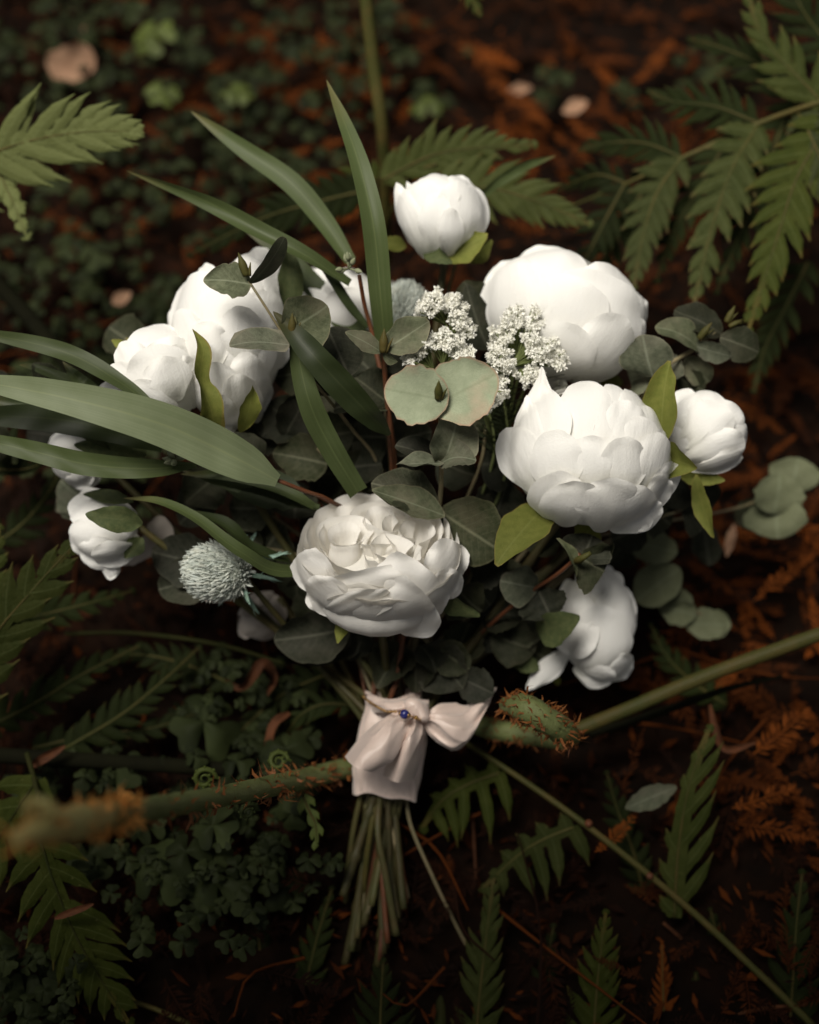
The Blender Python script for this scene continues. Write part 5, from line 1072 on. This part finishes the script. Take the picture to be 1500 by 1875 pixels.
# fine needle leaves among the lace stems
rn = np.random.default_rng(8)
for j, (fx, fy, ux, lab) in enumerate([(930, 850, -10, 'fine needle leaved stem in the gap left of the round peony'), (905, 830, -28, 'fine needle leaved stem directly under the lace flowers')]):
    stem = [P(fx + ux, fy - 140, -.03), P(fx, fy, -.05), P(fx - 60, fy + 160, -.08)]
    t = thing('needle_spray', lab, 'needle spray', stem[1], 'needle sprays of the bouquet')
    part('stem', tube(stem, [.0008, .001], 16, 6), M['lace_stem'], t)
    c = spline(stem[:2], 30); gs = []
    for i in range(110):
        b = c[rn.integers(0, 30)]; e = b + (U * rn.normal(0, .8) + V * rn.uniform(.2, 1) + W * rn.normal(0, .4)) * .014
        gs.append(tube([b, e], [.0004, .0002], 3, 4, cap=False))
    part('needle', join(gs), M['blade_dark'], t, kind='stuff')

# ------------------------------------------------------------------ thistles
def thistle(lab, px, py, w, R, ax, seed, stem_to):
    rn = np.random.default_rng(seed); c = P(px, py, w); B_ = basis(cam_dir(*ax), .3); r = R * PX(w)
    t = thing('sea_thistle', lab, 'thistle', c - B_[2] * r, 'blue thistles of the bouquet')
    part('head', ball(c, [r * .86, r * .86, r * 1.08], 14, 20, B_), M['thistle_core'], t)
    vs, fs, us = [], [], []
    rows = 46
    for k in range(rows):
        for i in range(26):
            th = math.radians(20 + 155 * (i + .5 * (k % 2)) / 26); ph = 2 * math.pi * k / rows + .045 * i
            d = np.array([math.sin(th) * math.cos(ph), math.sin(th) * math.sin(ph), -math.cos(th)]); tt = np.array([math.cos(th) * math.cos(ph), math.cos(th) * math.sin(ph), math.sin(th)])
            s = np.array([-math.sin(ph), math.cos(ph), 0]); p = d * [.86, .86, 1.08] * r * 1.0
            dirn = nrm(tt * 1.0 + d * (.55 + .25 * (th > 2)) + rn.normal(0, .26, 3)); l = r * .27 * rn.uniform(.5, 1.6); wd = r * .026; o = len(vs)
            nb = nrm(np.cross(s, dirn))
            q = [p - s * wd - nb * wd * .5, p + s * wd - nb * wd * .5, p + nb * wd]
            m_ = [x + dirn * l * .6 + (x - p) * .35 for x in q]; e = p + dirn * l
            vs += [c + x @ B_ for x in q + m_ + [e]]; uu = rn.random(); us += [[uu, 0]] * 7
            for a, b in ((0, 1), (1, 2), (2, 0)): fs += [[o + a, o + b, o + 3 + b, o + 3 + a], [o + 3 + a, o + 3 + b, o + 6]]
    part('spike', (np.array(vs), fs, np.array(us)), M['thistle'], t, kind='stuff', smooth=False)
    for k in range(9):
        a = 2 * math.pi * k / 9 + .2; o = (np.array([math.cos(a), math.sin(a), 0]) * r * .45 + np.array([0, 0, -.85 * r])) @ B_ + c
        dd = (np.array([math.cos(a) * .8, math.sin(a) * .8, -.75 + .8 * (k % 2)])) @ B_
        e = o + dd * r * rn.uniform(1.0, 1.6); g = leaf(o, e, r * .16, rn.uniform(-40, 40), .2, .08, 'pointed', ns=5, nt=9)
        sp = [tube([o + (e - o) * f, o + (e - o) * (f + .18) + rn.normal(0, 1, 3) * r * .10], [r * .03, .0001], 4, 4) for f in (.2, .35, .5, .65, .8, .3, .6)]
        b = part('bract', g, M['thistle_leaf'], t); part('bract_spine', join(sp), M['thistle_leaf'], b, kind='stuff')
    add_stem(t, c - B_[2] * r * .9, .0015)
thistle('pale blue grey thistle head at the lower left between dark round leaves', 398, 1046, -.022, 55, (-.75, .05, .62), 1, None)
thistle('pale blue thistle half hidden behind the foot of the tallest leaf', 738, 566, -.075, 44, (.2, .7, .5), 2, None)

# ------------------------------------------------------------------ extra cut stems, ribbon, bracelet
for k, (lab, pts, r, m) in enumerate([
        ('thin curved tan stem springing away to the right of the bundle', [(742, 1440, -.08), (752, 1510, -.075), (790, 1600, -.075), (828, 1680, -.08), (858, 1738, -.085)], [.0012, .0011, .0010], 'euc_stem'),
        ('thick pale stem bent in the middle at the front of the bundle', [(700, 1430, -.072), (692, 1520, -.056), (706, 1600, -.055), (726, 1712, -.06)], [.0022, .0021, .0022], 'stem'),
        ('leftmost straight brown green stem of the bundle', [(668, 1430, -.075), (646, 1530, -.08), (632, 1660, -.09)], [.0019, .0018], 'stem'),
        ('orange brown stem at the right side of the bundle', [(728, 1425, -.078), (722, 1520, -.075), (712, 1590, -.08)], [.0017, .0016], 'twig'),
        ('red brown twig rising out of the top of the ribbon', [(738, 1160, -.06), (730, 1230, -.06), (712, 1290, -.065), (708, 1330, -.075)], [.0016, .0018, .0018], 'twig'),
        ('bright green stem at the middle of the bundle', [(702, 1420, -.075), (676, 1540, -.066), (655, 1740, -.08)], [.0019, .0018], 'stalk')]):
    g = tube([wpt(p) for p in pts], r, 30, 8, np.random.default_rng(k), .03)
    single('cut_stem', g, M[m], lab, 'stem', 'loose stems of the bundle')

rib = thing('ribbon_bow', 'pink beige satin ribbon tied in a bow round the stems', 'ribbon', BIND)
# wrap: a slanted sleeve, wider at its mouth, with soft folds
nA, nT = 128, 60
a = np.linspace(0, 2 * np.pi, nA, endpoint=False)[None]; tt = np.linspace(0, 1, nT)[:, None]
top, bot = P(722, 1268, -.072), P(708, 1456, -.070); axs = nrm(bot - top); sx = nrm(U - axs * (U @ axs)); sz = np.cross(sx, axs) * -1
if sz @ W < 0: sz = -sz
hx = (np.interp(tt, [0, .08, .25, .6, 1], [52, 50, 58, 66, 58])) * PX(-.078); hz = hx * .66
fold = 1 + .035 * np.sin(3 * a + 5 * tt) + .03 * (1 - 2 * np.abs(np.sin(3.5 * a - 3 * tt + 1 + .5 * np.sin(6 * tt)))) + .022 * (1 - 2 * np.abs(np.sin(5 * a + 6 * tt + .8 * np.sin(9 * tt + 2)))) + .012 * np.sin(13 * a + 22 * tt)
cc = top + (bot - top) * tt[..., None] * 1.0
v = cc + sx * (hx * np.cos(a) * fold)[..., None] + sz * (hz * np.sin(a) * fold)[..., None] + axs * (.0016 * np.sin(2 * a + .8) * tt + .0008 * np.sin(5 * a) + .004 * np.sin(a - 1) * (1 - tt))[..., None]
part('wrap', (v.reshape(-1, 3), grid_faces(nT, nA, True), None), M['ribbon'], rib)
def patch(ctrl, n=26, m=26, crease=.0007, k=5.0, seed=1):
    """smooth sheet through rows of control points given as (px, py, w)"""
    rows = [spline([wpt(p) for p in r], n) for r in ctrl]
    cols = [spline([r[i] for r in rows], m) for i in range(n)]
    g = np.array(cols)
    du, dv = np.gradient(g, axis=0), np.gradient(g, axis=1); nn = nrm(np.cross(du, dv)); nn = nn * np.sign((nn @ W))[..., None]
    al, ac = np.meshgrid(np.linspace(0, 1, n), np.linspace(0, 1, m), indexing='ij'); f1 = fnoise(np.random.default_rng(seed), 5, 2.2)
    ph = k * 6.28 * (ac - .5) * (1 - .45 * al) + 1.6 * f1(al * 2.2, ac * 1.5)
    fold = (1 - np.abs(np.sin(ph))) ** 1.6 - .3 + .5 * f1(al * 3, ac * 4 + 3)           # sharp gathers, wider and softer away from the knot
    g = g + nn * (crease * fold * (.35 + 1.1 * np.exp(-((al - .18) / .3) ** 2)))[..., None]
    return g.reshape(-1, 3), grid_faces(n, m), np.stack(np.meshgrid(np.linspace(0, 1, m), np.linspace(0, 1, n)), -1).reshape(-1, 2)
# hanging tail at the left: a half rolled tongue
part('tail', patch([[(748, 1300, -.045), (700, 1315, -.036), (660, 1350, -.034), (632, 1386, -.036)],
                    [(752, 1306, -.038), (712, 1328, -.022), (672, 1366, -.016), (644, 1400, -.016)],
                    [(756, 1312, -.038), (728, 1340, -.020), (694, 1380, -.012), (664, 1410, -.012)],
                    [(760, 1316, -.042), (740, 1350, -.026), (716, 1392, -.020), (684, 1413, -.020)],
                    [(762, 1318, -.048), (746, 1356, -.036), (726, 1386, -.034), (700, 1402, -.036)]], 70, 60, .0013, 2.0, 3), M['ribbon'], rib)
part('tail', patch([[(748, 1302, -.046), (735, 1340, -.036), (716, 1380, -.038), (700, 1420, -.044)],
                    [(758, 1306, -.042), (752, 1350, -.024), (738, 1390, -.026), (724, 1432, -.034)],
                    [(766, 1310, -.044), (768, 1350, -.034), (762, 1390, -.036), (752, 1430, -.044)],
                    [(770, 1312, -.050), (776, 1350, -.048), (772, 1385, -.050), (764, 1418, -.056)]], 56, 44, .0012, 1.8, 4), M['ribbon'], rib)
# loop at the right, puffed, its upper corner drawn out
part('loop', patch([[(776, 1306, -.046), (806, 1284, -.050), (855, 1290, -.060), (884, 1272, -.064), (910, 1258, -.068)],
                    [(777, 1310, -.042), (806, 1300, -.042), (850, 1306, -.050), (880, 1292, -.052), (906, 1266, -.066)],
                    [(778, 1314, -.040), (804, 1318, -.034), (842, 1330, -.034), (874, 1320, -.050), (900, 1280, -.062)],
                    [(778, 1318, -.042), (798, 1340, -.042), (834, 1358, -.038), (866, 1340, -.040), (892, 1296, -.062)],
                    [(778, 1321, -.046), (796, 1350, -.042), (830, 1372, -.042), (860, 1352, -.052), (886, 1306, -.066)],
                    [(778, 1322, -.052), (800, 1348, -.058), (834, 1366, -.060), (858, 1346, -.066), (884, 1304, -.070)]], 80, 72, .0018, 2.6, 5), M['ribbon'], rib)
kn = []
for k in range(5):
    o = -12 + 6 * k
    kn.append(tube([P(748 + o * .5, 1292 + k * 2, -.050), P(764 + o * .7, 1290 + k * 5, -.036), P(780, 1296 + k * 5, -.042)], [.0022, .0042, .0026], 14, 9))
part('knot', join(kn), M['ribbon'], rib)
part('collar', patch([[(668, 1264, -.070), (700, 1278, -.050), (740, 1278, -.046), (785, 1282, -.056)], [(672, 1284, -.066), (702, 1296, -.042), (742, 1294, -.038), (785, 1296, -.052)], [(676, 1302, -.070), (704, 1306, -.048), (742, 1304, -.044), (782, 1308, -.056)]], 60, 30, .0010, 1.2, 6), M['ribbon'], rib)
br = thing('charm_chain', 'thin gold chain with one dark blue bead lying across the ribbon', 'bracelet', P(741, 1308, -.03))
ch = spline([P(665, 1276, -.060), P(684, 1290, -.046), P(706, 1302, -.034), P(724, 1303, -.028), P(741, 1308, -.026), P(758, 1313, -.030), P(774, 1318, -.036), P(788, 1312, -.05)], 46)
links = []
for i, p in enumerate(ch):
    if np.linalg.norm(p - ch[25]) < .003: continue
    dd = nrm(ch[min(i + 1, 45)] - ch[max(i - 1, 0)]); s_ = np.cross(dd, W); s_ = nrm(s_ if i % 2 else np.cross(dd, s_))
    aa = np.linspace(0, 2 * np.pi, 9)
    links.append(tube(p + np.cos(aa)[:, None] * dd * .0011 + np.sin(aa)[:, None] * s_ * .0007, [.00028, .00028], 9, 5, cap=False))
part('chain', join(links), M['gold'], br, kind='stuff')
bc = P(741, 1308, -.024)
part('bead', ball(bc, .0029, 10, 14), M['bead'], br)
for sg in (-1, 1): part('bead_cap', tube([bc + nrm(ch[28] - ch[22]) * sg * .0024, bc + nrm(ch[28] - ch[22]) * sg * .0036], [.0019, .0008], 5, 10), M['gold'], br)
part('charm', ball(P(762, 1314, -.026), .0013, 7, 9), M['gold'], br)
